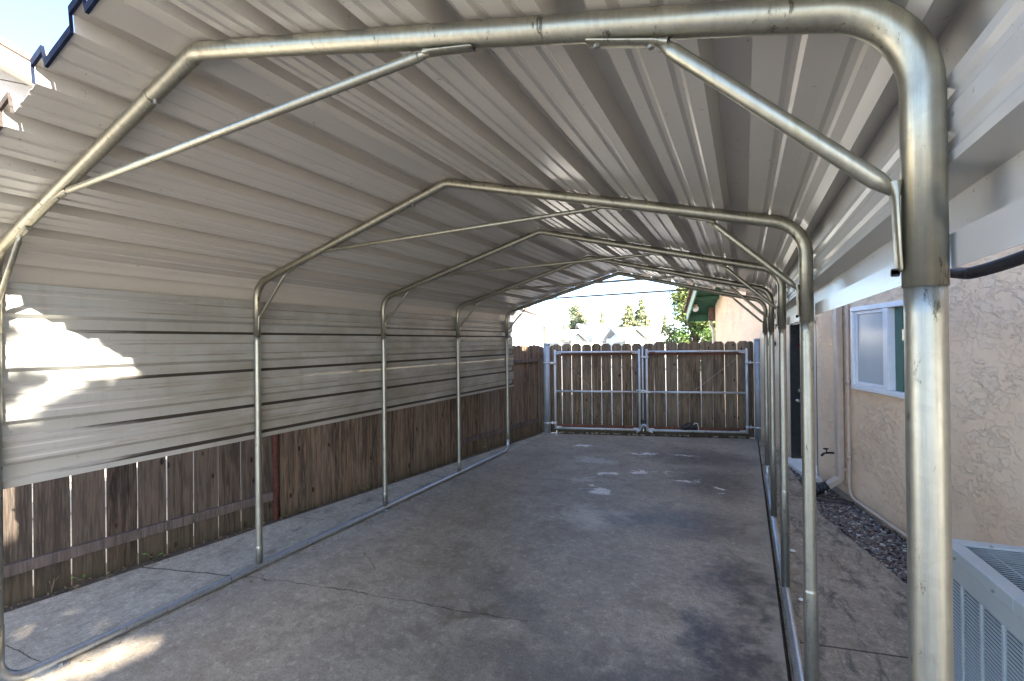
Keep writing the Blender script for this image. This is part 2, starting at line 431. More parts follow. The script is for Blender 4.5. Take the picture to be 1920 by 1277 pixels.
def m_gravel():
    t = NT('gravel_stone')
    g = t.n('ShaderNodeNewGeometry').outputs['Random Per Island']
    c = t.ramp(g, [(0, (.07, .052, .046)), (.3, (.21, .14, .11)), (.5, (.29, .225, .175)), (.7, (.16, .15, .145)), (.88, (.36, .32, .27)), (1, (.56, .52, .46))])
    return t.fin(c, .7, 0, t.bump(t.noise(60, 3, .6), .3, .003))
M['gravel'] = m_gravel()

# ------------------------------------------------------------------ measured layout
W = 3.66; HW = W / 2; EZ = 2.2477; RZ = 2.7415
Y1 = .8601; SP = 1.4098; TR = .0262
LENS = 15.942
CAM = Vector((1.59562, 0, 1.76781))
r_ = Vector((.88973382, .45634374, -.01114079)); u_ = Vector((.01176433, .00147452, .99992971)); f_ = Vector((-.45632809, .88980235, .00405664))
cam = bpy.data.cameras.new('camera'); co = bpy.data.objects.new('camera', cam); COL.objects.link(co)
cam.lens = LENS; cam.sensor_width = 36; cam.clip_start = .02; cam.clip_end = 2000
co.matrix_world = Matrix(((r_.x, u_.x, -f_.x, CAM.x), (r_.y, u_.y, -f_.y, CAM.y), (r_.z, u_.z, -f_.z, CAM.z), (0, 0, 0, 1)))
S.camera = co

# ------------------------------------------------------------------ the carport
carport = empty('carport', 'beige sheet metal carport on galvanised tube arches, open at both ends', 'carport', (0, 3.5, 0))
OFF = Vector((0, -3.5, 0))
def P3(x, y, z): return Vector((x, y - 3.5, z))

slope = Vector((HW, 0, RZ - EZ)).normalized()          # from left eave up to ridge
def half_path(bottom):
    # inner face of the sheeting for the LEFT half as (x,z), bottom to ridge
    g = TR + .002
    n = Vector((-slope.z, 0, slope.x))
    rz = RZ + g / slope.x
    # side plane x = -HW-g ; roof plane through (0,rz)
    xs = -HW - g
    ez = rz + xs * (RZ - EZ) / HW
    pts = fillet([(xs, 0, bottom), (xs, 0, ez), (0, 0, rz)], [0, .15, 0], 10)
    return [Vector((p.x, p.z)) for p in pts]

def panel_profile(bottom, ribs_side, ribs_roof, minor=True):
    """list of (x, z, nx, nz, h, ledge) along the sheet for the left half"""
    path = half_path(bottom)
    L = [0]
    for a, b in zip(path, path[1:]): L.append(L[-1] + (b - a).length)
    tot = L[-1]
    def at(t):
        t = min(max(t, 0), tot)
        for i in range(len(path) - 1):
            if t <= L[i + 1] + 1e-9:
                k = (t - L[i]) / max(L[i + 1] - L[i], 1e-9)
                p = path[i].lerp(path[i + 1], k); d = (path[i + 1] - path[i]).normalized()
                return p, Vector((-d.y, d.x))
        return path[-1], Vector((-slope.z, slope.x))
    br = {}
    ribs = [z - bottom for z in ribs_side] + [tot - d for d in ribs_roof]
    ribs.sort()
    bw, tw = .050, .042
    for c in ribs:
        hh, tw = (.032, .030) if c + bottom < 2.1 and len(ribs_side) > 2 else (.060, .043)
        for d, h in ((-bw, 0), (-tw, hh), (tw, hh), (bw, 0)): br[round(c + d, 5)] = h
    gaps = [0] + ribs + [tot]
    for a, b in zip(ribs, ribs[1:]):
        for f in ((.36, .64) if minor else ()):
            c = a + (b - a) * f
            for d, h in ((-.016, 0), (-.006, .0055), (.006, .0055), (.016, 0)): br[round(c + d, 5)] = h
    for t in L: 
        if not any(abs(t - c) < bw + .003 for c in ribs) and round(t, 5) not in br:
            # height between neighbours
            if not any(abs(t - k) < .018 for k in br): br[round(t, 5)] = 0
    br[0.0] = 0; br[round(tot, 5)] = 0
    out = []
    for t in sorted(k for k in br if -1e-6 <= k <= tot + 1e-4):
        p, n = at(t); h = br[t]
        out.append((p.x + n.x * h, p.y + n.y * h, n.x, n.y, t))
    return out, ribs, tot

YA, YB = .615, 6.78
def sheet(prof, y0, y1, name, mats, mirror=False, lift=0.0, ledge=False):
    th = .0016; mb = MB(); n = len(prof); sx = -1 if mirror else 1
    vs = []
    for yy in (y0, y1):
        for off in (lift, lift + th):
            for (x, z, nx, nz, t) in prof: vs.append(P3(sx * (x + nx * off), yy, z + nz * off))
    A, B, C_, D_ = 0, n, 2 * n, 3 * n
    for i in range(n - 1):
        d = Vector((prof[i + 1][0] - prof[i][0], prof[i + 1][1] - prof[i][1])).normalized()
        # a ledge is the lower face of a recess: the sheet leaves outward as it rises
        m = 0
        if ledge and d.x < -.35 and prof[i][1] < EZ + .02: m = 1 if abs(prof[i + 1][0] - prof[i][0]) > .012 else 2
        q = (A + i, A + i + 1, C_ + i + 1, C_ + i); mb.f.append(q if mirror else q[::-1]); mb.sm.append(False); mb.mi.append(m)
        q = (B + i, D_ + i, D_ + i + 1, B + i + 1); mb.f.append(q if mirror else q[::-1]); mb.sm.append(False); mb.mi.append(0)
        for a, b in ((A, B), (C_, D_)):
            mb.f.append((a + i, a + i + 1, b + i + 1, b + i)); mb.sm.append(False); mb.mi.append(0)
    for i in (0, n - 1):
        mb.f.append((A + i, C_ + i, D_ + i, B + i)); mb.sm.append(False); mb.mi.append(0)
    mb.v = [tuple(v) for v in vs]
    return mb.build(name, mats, carport)

def cut(prof, t0, t1):
    return [q for q in prof if t0 - 1e-4 <= q[4] <= t1 + 1e-4]

RIB_ROOF = [.155 + .2935 * k for k in range(6)]
profL, ribsL, totL = panel_profile(1.03, [1.112, 1.33, 1.61, 1.90, 2.165], RIB_ROOF)
profR, ribsR, totR = panel_profile(1.866, [1.965, 2.19], RIB_ROOF)
hemL = panel_profile(1.03, [1.112, 1.33, 1.61, 1.90, 2.165], RIB_ROOF, False)[0]; hemR = panel_profile(1.866, [1.965, 2.19], RIB_ROOF, False)[0]
def split_half(prof, ribs, tot, mirror, nside, mats_side, mats_roof, ledge):
    # sheets lap on a major rib: each sheet starts at the far foot of the rib it laps
    seams = [0.0]
    if nside > 2: seams.append(ribs[nside // 2] + .052)
    seams.append(ribs[nside - 1] + .052); seams.append(ribs[nside + 2] + .052); seams.append(tot)
    ks = 0
    for i in range(len(seams) - 1):
        t0 = seams[i] - (.104 if i else 0); t1 = seams[i + 1]
        side = i < len(seams) - 3
        sheet(cut(prof, t0, t1), YA + .004 * (i % 2), YB - .004 * (i % 2), 'side_panel' if side else 'roof_panel', mats_side if side else mats_roof, mirror, .0025 * (i % 2), ledge)
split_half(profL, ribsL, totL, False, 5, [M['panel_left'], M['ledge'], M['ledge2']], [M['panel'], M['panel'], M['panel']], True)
split_half(profR, ribsR, totR, True, 2, [M['panel_right'], M['panel_right']], [M['panel'], M['panel']], False)
# dark folded hem along the front roof edge
def hem(prof, mirror, t0, t1=99, mat='hem'):
    mb = MB(); sx = -1 if mirror else 1
    pr = cut(prof, t0, t1)
    for a, b in zip(pr, pr[1:]):
        vs = []
        for q in (a, b):
            for oz, oy in ((-.003, -.006), (-.003, .003), (.022, .003), (.022, -.006)):
                vs.append(P3(sx * (q[0] + q[2] * oz), YA + oy - .001, q[1] + q[3] * oz))
        mb.add(vs, [(0, 1, 5, 4), (1, 2, 6, 5), (2, 3, 7, 6), (3, 0, 4, 7)])
    mb.build('edge_hem', M[mat], carport)
hem(hemL, False, totL - .60); hem(hemL, False, .3, totL - .60, 'hem2'); hem(hemR, True, totR - .5)

def arch(y, near=False):
    n = 28 if near else 16
    bow = fillet([P3(-HW, y, 1.842), P3(-HW, y, EZ), P3(0, y, RZ), P3(HW, y, EZ), P3(HW, y, 1.842)], [0, .155, .13, .155, 0], 14)
    a = MB().tube(bow, TR, n).build('arch_frame', M['galv'], carport)
    # swaged collars where tubes slide together
    for t in ((-.285, RZ - .285 * (RZ - EZ) / HW), ):
        p = P3(t[0], y, t[1])
        MB().tube([p - slope * .004, p + slope * .004], TR + .0016, n).build('joint', M['galv'], a)
    for sx in (-1, 1):
        mb = MB(); x = sx * HW
        zj = .18 if sx < 0 else .71
        ends = sx < 0 and (y < Y1 + .1 or y > Y1 + 3.9 * SP)
        zb = .17 if ends else .05
        if ends: zj = .34
        mb.tube([P3(x, y, z_) for z_ in (zb, zj - .012, zj - .004, zj, zj + .004, zj + .010, zj + .03, 1.0, 1.80, 1.85)], [TR + .001] * 4 + [TR - .0018] * 6, n)
        o = mb.build('post', M['galv_post'], a)
    # long truss brace below the ridge with flattened bolted ends
    def brace(p, pe, q, qe, r, name):
        # pe, qe: ends of the flattened tabs lying along the tube
        mb = MB(); p, pe, q, qe = [Vector(v) for v in (p, pe, q, qe)]
        d = (q - p).normalized()
        mb.tube(fillet([p, p + d * .03, q - d * .03, q], 0), [r * .55, r, r, r * .55], 12)
        for s, e in ((p, pe), (q, qe)):
            dd = (e - s).normalized(); w = Vector((0, 1, 0)); nn = dd.cross(w); K = 12; vs = []
            for q, sw, sn in ((s - dd * .014, r * 1.0, r * .75), (s + dd * .012, r * 1.2, .0042), (e - dd * .004, r * 1.2, .0036), (e, r * 1.05, .002)):
                vs += [q + w * sw * math.cos(6.2832 * k / K) + nn * sn * math.sin(6.2832 * k / K) for k in range(K)]
            mb.add(vs, [(m * K + k, m * K + (k + 1) % K, (m + 1) * K + (k + 1) % K, (m + 1) * K + k) for m in range(3) for k in range(K)] + [tuple(range(3 * K, 4 * K))], True)
        o = mb.build(name, M['galv'], a)
        for s, e in ((p, pe), (q, qe)):
            dd = (e - s); nn = dd.normalized().cross(Vector((0, 1, 0)))
            for f in (.12, .86):
                c = s + dd * f
                inward = Vector((0, 0, -1)) if abs(nn.z) > .5 else Vector((1 if c.x < 0 else -1, 0, 0))
                b = MB().tube([c, c + inward * .009], .006, 6, True, False)
                b.build('bolt', M['steel'], a)
    def on_roof(x, d):
        # point on the underside of the arch tube at x, d below
        z = RZ - abs(x) * (RZ - EZ) / HW
        s = -1 if x < 0 else 1
        return P3(x - slope.z * d * s * -1 * -1, y, z - slope.x * d)
    d = TR + .003
    brace(on_roof(-1.0, d + .006), on_roof(-1.09, d), on_roof(.955, d + .006), on_roof(1.075, d), .0125, 'truss_brace')
    brace(on_roof(1.475, d + .006), on_roof(1.335, d), P3(HW - d - .004, y, 1.985), P3(HW - d, y, 1.865), .0135, 'knee_brace')
    brace(on_roof(-1.50, d + .006), on_roof(-1.40, d), P3(-HW + d + .004, y, 1.985), P3(-HW + d, y, 1.88), .0115, 'knee_brace')
    p = P3(-.285 + .012, y, RZ - .285 * (RZ - EZ) / HW - TR)
    MB().tube([p + Vector((.012, 0, .02)), p + Vector((.012, 0, -.008))], .008, 6, True, False).build('bolt', M['steel'], a)
    return a
YS = [Y1 + SP * i for i in range(5)]
sc_ = MB()
for y in YS:
    for sx in (-1, 1):
        for k in range(7):
            for dd in (-.058, .058):
                d = RIB_ROOF[0] + .2935 * (k - .0) + dd
                if d > 1.7: continue
                x = sx * d * slope.x; z = RZ + (TR + .002) / slope.x - d * slope.z
                p = P3(x, y + .036, z + .002); nn = Vector((-sx * -slope.z, 0, -slope.x))
                sc_.tube([p, p + Vector((0, 0, -.006)), p + Vector((0, 0, -.013))], [.0055, .004, .0012], 6)
sc_.build('screw_tips', M['steel'], carport)['kind'] = 'stuff'
for i, y in enumerate(YS): arch(y, i < 2)
# base rails: left one turns up into the end posts
rl = fillet([P3(-HW, YS[0], .2), P3(-HW, YS[0], .028), P3(-HW, YS[4], .028), P3(-HW, YS[4], .2)], [0, .13, .13, 0], 10)
br = MB().tube(rl, TR + .0012, 18).build('base_rail', M['galv_rail'], carport)
for y in (YS[0] + .2, YS[2] - .06):
    mb = MB(); mb.prism([(y - 3.5 - .075, -HW + .01), (y - 3.5 + .06, -HW + .01), (y - 3.5 + .075, -HW + .03), (y - 3.5 + .06, -HW + .055), (y - 3.5 - .06, -HW + .055), (y - 3.5 - .075, -HW + .03)], .003, .008, 'z', 0, Matrix(((0, 1, 0, 0), (1, 0, 0, 0), (0, 0, 1, 0), (0, 0, 0, 1))))
    mb.tube([P3(-HW + .037, y + .03, .008), P3(-HW + .037, y + .03, .018)], .011, 6, True, False)
    mb.build('anchor_plate', M['galv_rail'], br)
rr = fillet([P3(HW, YS[0] - .03, .028), P3(HW, YS[4], .028), P3(HW, YS[4], .2)], [0, .13, 0], 10)
MB().tube(rr, TR + .0012, 18).build('base_rail', M['galv_rail'], carport)

# ------------------------------------------------------------------ ground
g = MB(); g.box(-400, 400, -120, 700, -.6, -.12); tag(g.build('ground', M['ground']), kind='structure')
FA = Vector((-2.96, 1.15, 0)); FB = Vector((-2.03, 8.05, 0)); FD = (FB - FA).normalized(); FN = Vector((FD.y, -FD.x, 0))
fang = math.atan2(-FD.x, FD.y)
def fpt(s, n=0): return FA + FD * s + FN * n
# main slab
def polyslab(name, poly, z0, z1, mat, sub=0):
    mb = MB(); mb.prism([(x, y) for x, y in poly], z0, z1, 'z')
    return tag(mb.build(name, mat), kind='structure')
g0 = Vector((0, 8.68, 0)); GD = Vector((math.cos(R(16.2)), math.sin(R(16.2)), 0)); GNn = Vector((-GD.y, GD.x, 0))
def gpt(s, n=0): return g0 + GD * s + GNn * n
polyslab('floor_slab', [(-1.80, -1.5), (1.775, -1.5), (1.775, 9.16 - .02), (-1.80, 8.1)], -.3, 0, M['slab'])
a0 = fpt(-4, .15); a1 = fpt(7.05, .13)
polyslab('side_strip', [(a0.x, a0.y), (-1.806, -1.5), (-1.806, 8.09), (a1.x, a1.y)], -.3, .001, M['strip'])
P0 = Vector((2.60, 6.1, 0)); HD = Vector((-math.sin(R(14)), math.cos(R(14)), 0)); HN = Vector((math.cos(R(14)), math.sin(R(14)), 0))
def hpt(s, n=0): return P0 + HD * s + HN * n
q0 = hpt(1.9); q1 = hpt(5)
polyslab('walkway', [(1.795, -1.5), (3.2, -1.5), (2.36, 5.2 - 3.0 - .25), (2.63, 4.15), (2.262, 5.48), (2.25, 5.98), (2.58, 6.0), (q0.x + .05, q0.y), (q1.x, q1.y), (1.795, 9.2)] if False else
         [(1.795, -1.5), (4.2, -1.5), (3.35, 3.25), (2.66, 4.02), (2.262, 5.48), (2.20, 6.35), (2.13, 7.3), (2.3, 7.4), (q1.x, q1.y + 2), (1.795, 9.5)], -.3, -.004, M['walk'])
polyslab('driveway', [(-1.9, 8.2), (1.9, 9.3), (6, 30), (-7, 30)], -.3, -.02, M['ground'])
# dirt line along the fence
d0 = fpt(-4, -.25); d1 = fpt(7.3, -.25); d2 = fpt(7.3, .16); d3 = fpt(-4, .18)
polyslab('dirt_strip', [(d0.x, d0.y), (d3.x, d3.y), (d2.x, d2.y), (d1.x, d1.y)], -.3, -.02, M['dirt'])
# dark soil line between slab and walkway
polyslab('soil_seam', [(1.775, -1.5), (1.795, -1.5), (1.795, 9.2), (1.775, 9.14)], -.3, -.03, M['dirt'])
# leaf litter along the fence
mb = MB()
for i in range(620):
    s = rng.uniform(-.4, 7.0); n = .02 + abs(rng.gauss(0, .075)); c = fpt(s, n)
    z = .004 + (0 if n > .15 else -.018) + rng.uniform(0, .012)
    L = rng.uniform(.006, .022); w = L * rng.uniform(.25, .6); a = rng.uniform(0, 6.3); t = rng.uniform(-.5, .5)
    e = Vector((math.cos(a), math.sin(a), t)) * L; f = Vector((-math.sin(a), math.cos(a), rng.uniform(-.4, .4))) * w
    c = Vector((c.x, c.y, z + .005))
    mb.add([c - e, c + f, c + e, c - f], [(0, 1, 2, 3)])
for i in range(120):
    y = rng.uniform(1, 6.4); c = Vector((rng.choice([-1.77, -1.78, -1.75]) + rng.uniform(0, .06), y, .006)); L = rng.uniform(.005, .02); a = rng.uniform(0, 6.3)
    e = Vector((math.cos(a), math.sin(a), .2)) * L; f = Vector((-math.sin(a), math.cos(a), .1)) * L * .4
    mb.add([c - e, c + f, c + e, c - f], [(0, 1, 2, 3)])
for i in range(160):
    y = rng.uniform(2, 8.5); c = Vector((rng.choice([1.80, 1.87, 1.9]) + rng.uniform(-.02, .06), y, .004)); L = rng.uniform(.004, .016); a = rng.uniform(0, 6.3)
    e = Vector((math.cos(a), math.sin(a), .2)) * L; f = Vector((-math.sin(a), math.cos(a), .1)) * L * .5
    mb.add([c - e, c + f, c + e, c - f], [(0, 1, 2, 3)])
tag(mb.build('leaf_litter', M['leaf_litter']), 'dry leaf crumbs and chips along the fence foot and slab edges', 'leaf litter', kind='stuff')
# gravel bed
polyslab('gravel_bed', [(2.262, 5.48), (2.66, 4.02), (3.36, 3.25), (3.3, 3.6), (2.66, 5.95), (2.22, 5.98)], -.3, -.035, M['dirt'])
polyslab('soil_bed', [(2.20, 6.35), (2.215, 6.03), (2.62, 6.0), (2.28, 7.38), (2.13, 7.3)], -.3, -.02, M['dirt'])
mb = MB()
for i in range(5200):
    t = rng.random(); y = 3.3 + t * 2.65
    xl = 2.262 + (5.48 - y) * .274 if y < 5.48 else 2.245
    xr = hpt(0).x + (6.1 - y) * .2493 - .01
    x = rng.uniform(xl + .005, xr)
    r0 = rng.uniform(.006, .015) * (1.5 if rng.random() < .08 else 1)
    mb.blob((x, y, -.03 + rng.uniform(0, .022)), r0 * rng.uniform(.8, 1.5), r0 * rng.uniform(.8, 1.4), r0 * rng.uniform(.5, .8), 6, 3, .18)
for i in range(420):
    y = rng.uniform(6.05, 7.3); x = rng.uniform(2.23 - (y - 6.05) * .06, 2.6 - (y - 6.05) * .25)
    r0 = rng.uniform(.005, .013)
    mb.blob((x, y, -.015), r0 * 1.3, r0, r0 * .6, 6, 3, .2)
tag(mb.build('gravel', M['gravel']), 'loose brown and grey gravel between the walkway and the stucco wall', 'gravel', kind='stuff')
mb = MB(); mb.box(-.19, .19, -.02, .02, -.05, .012)
tag(mb.build('edging_board', M['wood_rail'], None, (2.43, 5.99, 0), .02, .004), 'short wooden edging board ending the gravel bed below the downspout', 'edging')
for i, (x, y, s, lab) in enumerate([(1.93, 4.42, .016, 'small pale stone beside the right base rail, nearest the black downspout boot'), (1.915, 3.62, .014, 'small white chip of stone lying against the second right hand post')]):
    tag(MB().blob((0, 0, s * .5), s * 1.4, s, s * .7, 7, 5, .2).build('stone', M['whitepaint'], None, (x, y, 0)), lab, 'stone')

# ------------------------------------------------------------------ left fence
fence = empty('wooden_fence', 'long weathered brown board fence behind the beige left panel', 'fence', FA, fang)
def board(parent, name, mat, w, th, z0, z1, loc, rz=0, ear=.03, tilt=0):
    mb = MB()
    poly = [(-w / 2, z0), (w / 2, z0), (w / 2, z1 - ear), (w / 2 - ear, z1), (-w / 2 + ear, z1), (-w / 2, z1 - ear)]
    mb.prism(poly, -th / 2, th / 2, 'y')
    o = mb.build(name, mat, parent, loc, 0, .0015); o.rotation_euler = (tilt * .3, tilt, rz); return o
# fence local: y along, x toward the carport ; boards' width must lie along local y
def fboard(s, w, n, mat, z1=1.68, z0=-.06):
    board(fence, 'fence_board', mat, w, .018, z0 + rng.uniform(-.005, .005), z1 + rng.uniform(-.012, .012), (n, s, 0), R(90), .035, rng.uniform(-.003, .003))
s = -.83
while s < 1.83:
    w = .2 * rng.uniform(.935, .965); fboard(s + .1, w, -.012, M['wood_near']); s += .2
s = 1.93
while s < 4.62:
    w = rng.uniform(.125, .16); fboard(s + w / 2, w - .003, .03, M['wood_mid'], 1.67); s += w
s = 4.66
while s < 7.05:
    w = rng.uniform(.13, .155); fboard(s + w / 2, w - .0035, -.012, M['wood_mid'], 1.71); s += w
def frail(s0, s1, z0, z1, mat, n0=-.002, n1=.036):
    mb = MB(); mb.box(-.5 * (n1 - n0), .5 * (n1 - n0), -(s1 - s0) / 2, (s1 - s0) / 2, z0, z1)
    mb.build('fence_rail', mat, fence, ((n0 + n1) / 2, (s0 + s1) / 2, 0), 0, .003)
frail(-.85, 1.86, .195, .275, M['wood_rail']); frail(-.85, 1.86, 1.36, 1.44, M['wood_rail'])
frail(4.64, 7.02, .205, .28, M['wood_rail']); frail(4.64, 7.02, 1.39, 1.45, M['wood_rail'])
MB().box(-.02, .022, -.015, .015, -.06, 1.62).build('fence_post', M['rust'], fence, (.025, 1.885, 0), 0, .003)['label'] = 'rust red steel post where the boards change sides'
MB().box(-.045, .045, -.045, .045, -.06, 1.6).build('fence_post', M['wood_mid'], fence, (-.01, 7.1, 0), 0, .004)

# weeds at the foot of the fence
def weed(s, n, k, h, lab):
    p = fpt(s, n); mb = MB()
    for i in range(k):
        a = rng.uniform(0, 6.28); L = h * rng.uniform(.6, 1)
        tip = Vector((math.cos(a) * L * .5, math.sin(a) * L * .5, L * .8))
        mb.tube([(0, 0, 0), tip * .5 + Vector((0, 0, .006)), tip], .0013, 5, mi=1)
        e = Vector((math.cos(a), math.sin(a), .25)).normalized(); f = Vector((-e.y, e.x, 0)).normalized(); ll = h * .45; ww = ll * .33
        up = Vector((0, 0, 1))
        mb.add([tip, tip + e * ll * .5 + f * ww + up * .004, tip + e * ll, tip + e * ll * .5 - f * ww + up * .004, tip + e * ll * .5 - up * .003], [(0, 4, 1), (1, 4, 2), (2, 4, 3), (3, 4, 0)])
    tag(mb.build('weed', [M['sprout'], M['leaf_litter']], None, (p.x, p.y, -.015), rng.uniform(0, 6)), lab, 'weed', 'weeds along the fence')
weed(.42, .05, 3, .075, 'tiny green seedling at the fence foot nearest the left edge')
weed(.86, .05, 3, .10, 'seedling with one bright broad leaf under the fence rail left of the near post')
weed(2.95, .06, 5, .07, 'dry brownish sprout at the fence foot beside the second left post')
weed(5.35, .07, 5, .12, 'small green sprout by the farthest left posts')
mb = MB()
for i in range(3):
    mb.tube([(0, 0, 0), (.02 * i - .02, .01, .05 + .02 * i), (.03 * i - .035, .02 * i, .09 + .02 * i)], .0014, 5)
p = fpt(.25, .05)
tag(mb.build('dry_twig', M['leaf_litter'], None, (p.x, p.y, -.015)), 'bare dry twig sprouting from the fence foot in the near left corner', 'twig')

# ------------------------------------------------------------------ gate
def gM(parent): return None
def gate_leaf(s0, s1, label, hinge_left):
    e = empty('gate_leaf', label, 'gate', gpt((s0 + s1) / 2), R(16.2), 'gate leaves')
    L = s1 - s0; a, b = -L / 2, L / 2; r = .021
    fr = MB()
    fr.tube([(a, 0, .085), (a, 0, 1.60)], r, 14); fr.tube([(b, 0, .085), (b, 0, 1.60)], r, 14)
    for z, rr_ in ((1.565, .02), (.815, .019), (.105, .02)): fr.tube([(a + .018, 0, z), (b - .018, 0, z)], rr_, 14)
    for x in (a, b): fr.blob((x, 0, 1.60), r, r, .018, 12, 6)
    fr.build('gate_frame', M['galv_gate'], e)
    MB().box(a + .06, b - .06, .024, .058, 1.50, 1.55).build('wood_rail', M['rust_wood'], e)
    MB().box(a + .03, b - .03, .024, .058, .125, .175).build('wood_rail', M['rust_wood'], e)
    for z in (1.545, .125):
        for x, d in ((a + .02, 1), (b - .02, -1)):
            MB().box(min(x, x + d * .1), max(x, x + d * .1), -.012, .0235, z - .014, z + .014).build('corner_bracket', M['galv_gate'], e, None, 0, .003)
    n = 9; pw = (L + .125) / n
    for i in range(n):
        w = pw - .0075 * rng.uniform(.75, 1.25)
        x = a - .0625 + pw * (i + .5) + rng.uniform(-.001, .001)
        board(e, 'gate_board', M['wood_gate'], w, .018, rng.uniform(.035, .05), 1.725 + .03 * (s0 + L * i / n > 0) * .6 + rng.uniform(-.008, .008), (x, .069, 0), 0, .045, rng.uniform(-.004, .004))
    # slack diagonal cable
    hx, ox = (a + .05, b - .42) if hinge_left else (b - .06, a + .30)
    mb = MB(); mb.tube([(hx, -.018, 1.53), (hx * .5 + ox * .5, -.012, .965), (ox, .02, .40), (ox, .05, .395)], .0028, 6)
    mb.build('brace_cable', M['steel'], e)
    # hinges
    hxx = a if hinge_left else b; d = -1 if hinge_left else 1
    for z in (1.36, .2):
        h = MB(); h.tube([(hxx, 0, z - .03), (hxx, 0, z + .03)], r + .005, 14); h.box(min(hxx + d * .018, hxx + d * .105), max(hxx + d * .018, hxx + d * .105), -.012, .012, z - .012, z + .012)
        h.tube([(hxx + d * .06, 0, z - .03), (hxx + d * .06, 0, z + .035)], .009, 10)
        h.build('hinge', M['galv_gate'], e)
    return e, a, b
gl, a, b = gate_leaf(-1.745, -.17, 'left leaf of the grey board gate with a latch fork on its right', True)
# latch fork on the left leaf
m = MB(); m.tube([(b, 0, .79), (b, 0, .86)], .027, 12); m.tube([(b - .06, -.03, .845), (b + .12, -.03, .845)], .013, 10); m.box(b + .03, b + .20, -.02, .0, .80, .83); m.box(b + .02, b + .04, -.04, .02, .80, .85)
m.build('latch', M['galv_gate'], gl, None, 0, .002)
gr_, a, b = gate_leaf(-.035, 1.69, 'right leaf of the brown board gate with a rusty top corner', False)
# drop rod held on the right leaf
m = MB(); m.tube([(a - .075, -.005, .13), (a - .075, -.005, 1.665)], .0145, 12); m.blob((a - .075, -.005, 1.665), .0145, .0145, .012, 10, 5)
m.build('drop_rod', M['galv_gate'], gr_)
for z in (1.47, .82):
    m = MB(); m.box(a - .1, a + .03, -.028, .026, z - .016, z + .016); m.build('rod_bracket', M['galv_gate'], gr_, None, 0, .003)
m = MB()
pts = fillet([(a - .2, -.02, .07), (a - .13, -.02, .11), (a - .10, -.02, .2), (a - .03, -.02, .2), (a + .0, -.02, .11), (a + .09, -.02, .07)], [0, .05, .04, .04, .05, 0], 5)
for p, q in zip(pts, pts[1:]):
    p = Vector(p); q = Vector(q); up = Vector((0, 0, .018))
    w = Vector((0, .035, 0))
    m.add([p - w - up, p + w - up, p + w + up, p - w + up, q - w - up, q + w - up, q + w + up, q - w + up], [(0, 3, 2, 1), (4, 5, 6, 7), (0, 1, 5, 4), (2, 3, 7, 6), (1, 2, 6, 5), (0, 4, 7, 3)], True)
m.build('rod_shoe', M['galv_gate'], gr_)
MB().box(a - .12, a - .02, -.035, -.001, .225, .30).build('latch_pad', M['black'], gr_, None, 0, .006)
m = MB(); m.tube([(a + .04, -.022, 1.545), (a + .14, -.022, 1.545)], [.024, .022], 10); m.build('corner_rust', M['rust_wood'], gr_)['label'] = 'rusty orange corner of the top rail'
# the dark bundle on the bottom rail of the right leaf
m = MB()
for dx, dz, rx, rz_ in ((-.09, .01, .06, .045), (-.02, .035, .08, .06), (.06, .03, .07, .055), (.1, .02, .04, .05)): m.blob((dx, 0, .05 + dz), rx, .045, rz_, 12, 8, .06)
bun = empty('black_bundle', 'small black bundle with a white loop resting on the right gate bottom rail', 'bundle', gpt(.70, -.055) + Vector((0, 0, .115)), R(16.2))
m.build('cloth', M['black'], bun)
MB().tube(fillet([(.05, -.02, .1), (.08, -.03, .155), (.13, -.03, .15), (.15, -.02, .06), (.15, -.02, .0)], [0, .02, .03, .04, 0], 5), .005, 7).build('loop', M['whitepaint'], bun)
kb = empty('gate_threshold', 'rough low wooden threshold with rubble lying under the gate', 'threshold', gpt(0), R(16.2))
mb = MB(); mb.box(-1.72, .3, .075, .12, -.05, .062); mb.box(.31, 1.75, .08, .125, -.05, .055)
mb.build('board', M['wood_mid'], kb, None, 0, .004)
mb = MB()
for i in range(46): mb.blob((rng.uniform(-1.7, 1.7), rng.uniform(.0, .07), .008), rng.uniform(.012, .05), rng.uniform(.01, .025), rng.uniform(.01, .022), 7, 4, .2)
mb.build('rubble', M['walk'], kb)['kind'] = 'stuff'
def gpost(s, r, h, lab):
    e = empty('gate_post', lab, 'gate post', gpt(s), R(16.2), 'steel gate posts')
    MB().tube([(0, 0, -.1), (0, 0, h - .02)], r, 24).build('pipe', M['galv_big'], e)
    c = MB(); c.tube([(0, 0, h - .03), (0, 0, h), (0, 0, h + .012)], [r + .004, r + .004, r * .6], 24); c.build('cap', M['galv_big'], e)
    for z in (1.36, .2):
        c = MB(); c.tube([(0, 0, z - .011), (0, 0, z + .011)], r + .004, 24); c.build('hinge_band', M['galv_gate'], e)
    return e
gpost(-1.905, .063, 1.735, 'thick galvanised pipe post at the left end of the gate')
gpost(1.87, .056, 1.78, 'mottled galvanised pipe post at the right end of the gate, by the house')
# filler boards beside the posts
e = empty('fence_filler', 'narrow fence end of boards and a rail left of the left gate post', 'fence', gpt(-2.1), R(16.2))
for x in (-.16, -.04, .075, .3): board(e, 'fence_board', M['wood_mid'], .105, .018, 0, 1.69 + rng.uniform(-.01, .01), (x, .09, 0), 0, .03)
MB().box(-.15, .12, .04, .078, 1.50, 1.55).build('fence_rail', M['rust_wood'], e)
e = empty('fence_filler', 'pair of dark boards right of the right gate post against the house', 'fence', gpt(1.95), R(16.2))
for x in (-.17, -.05, .07): board(e, 'fence_board', M['wood_mid'], .11, .018, 0, 1.74, (x, .1, 0), 0, .03)

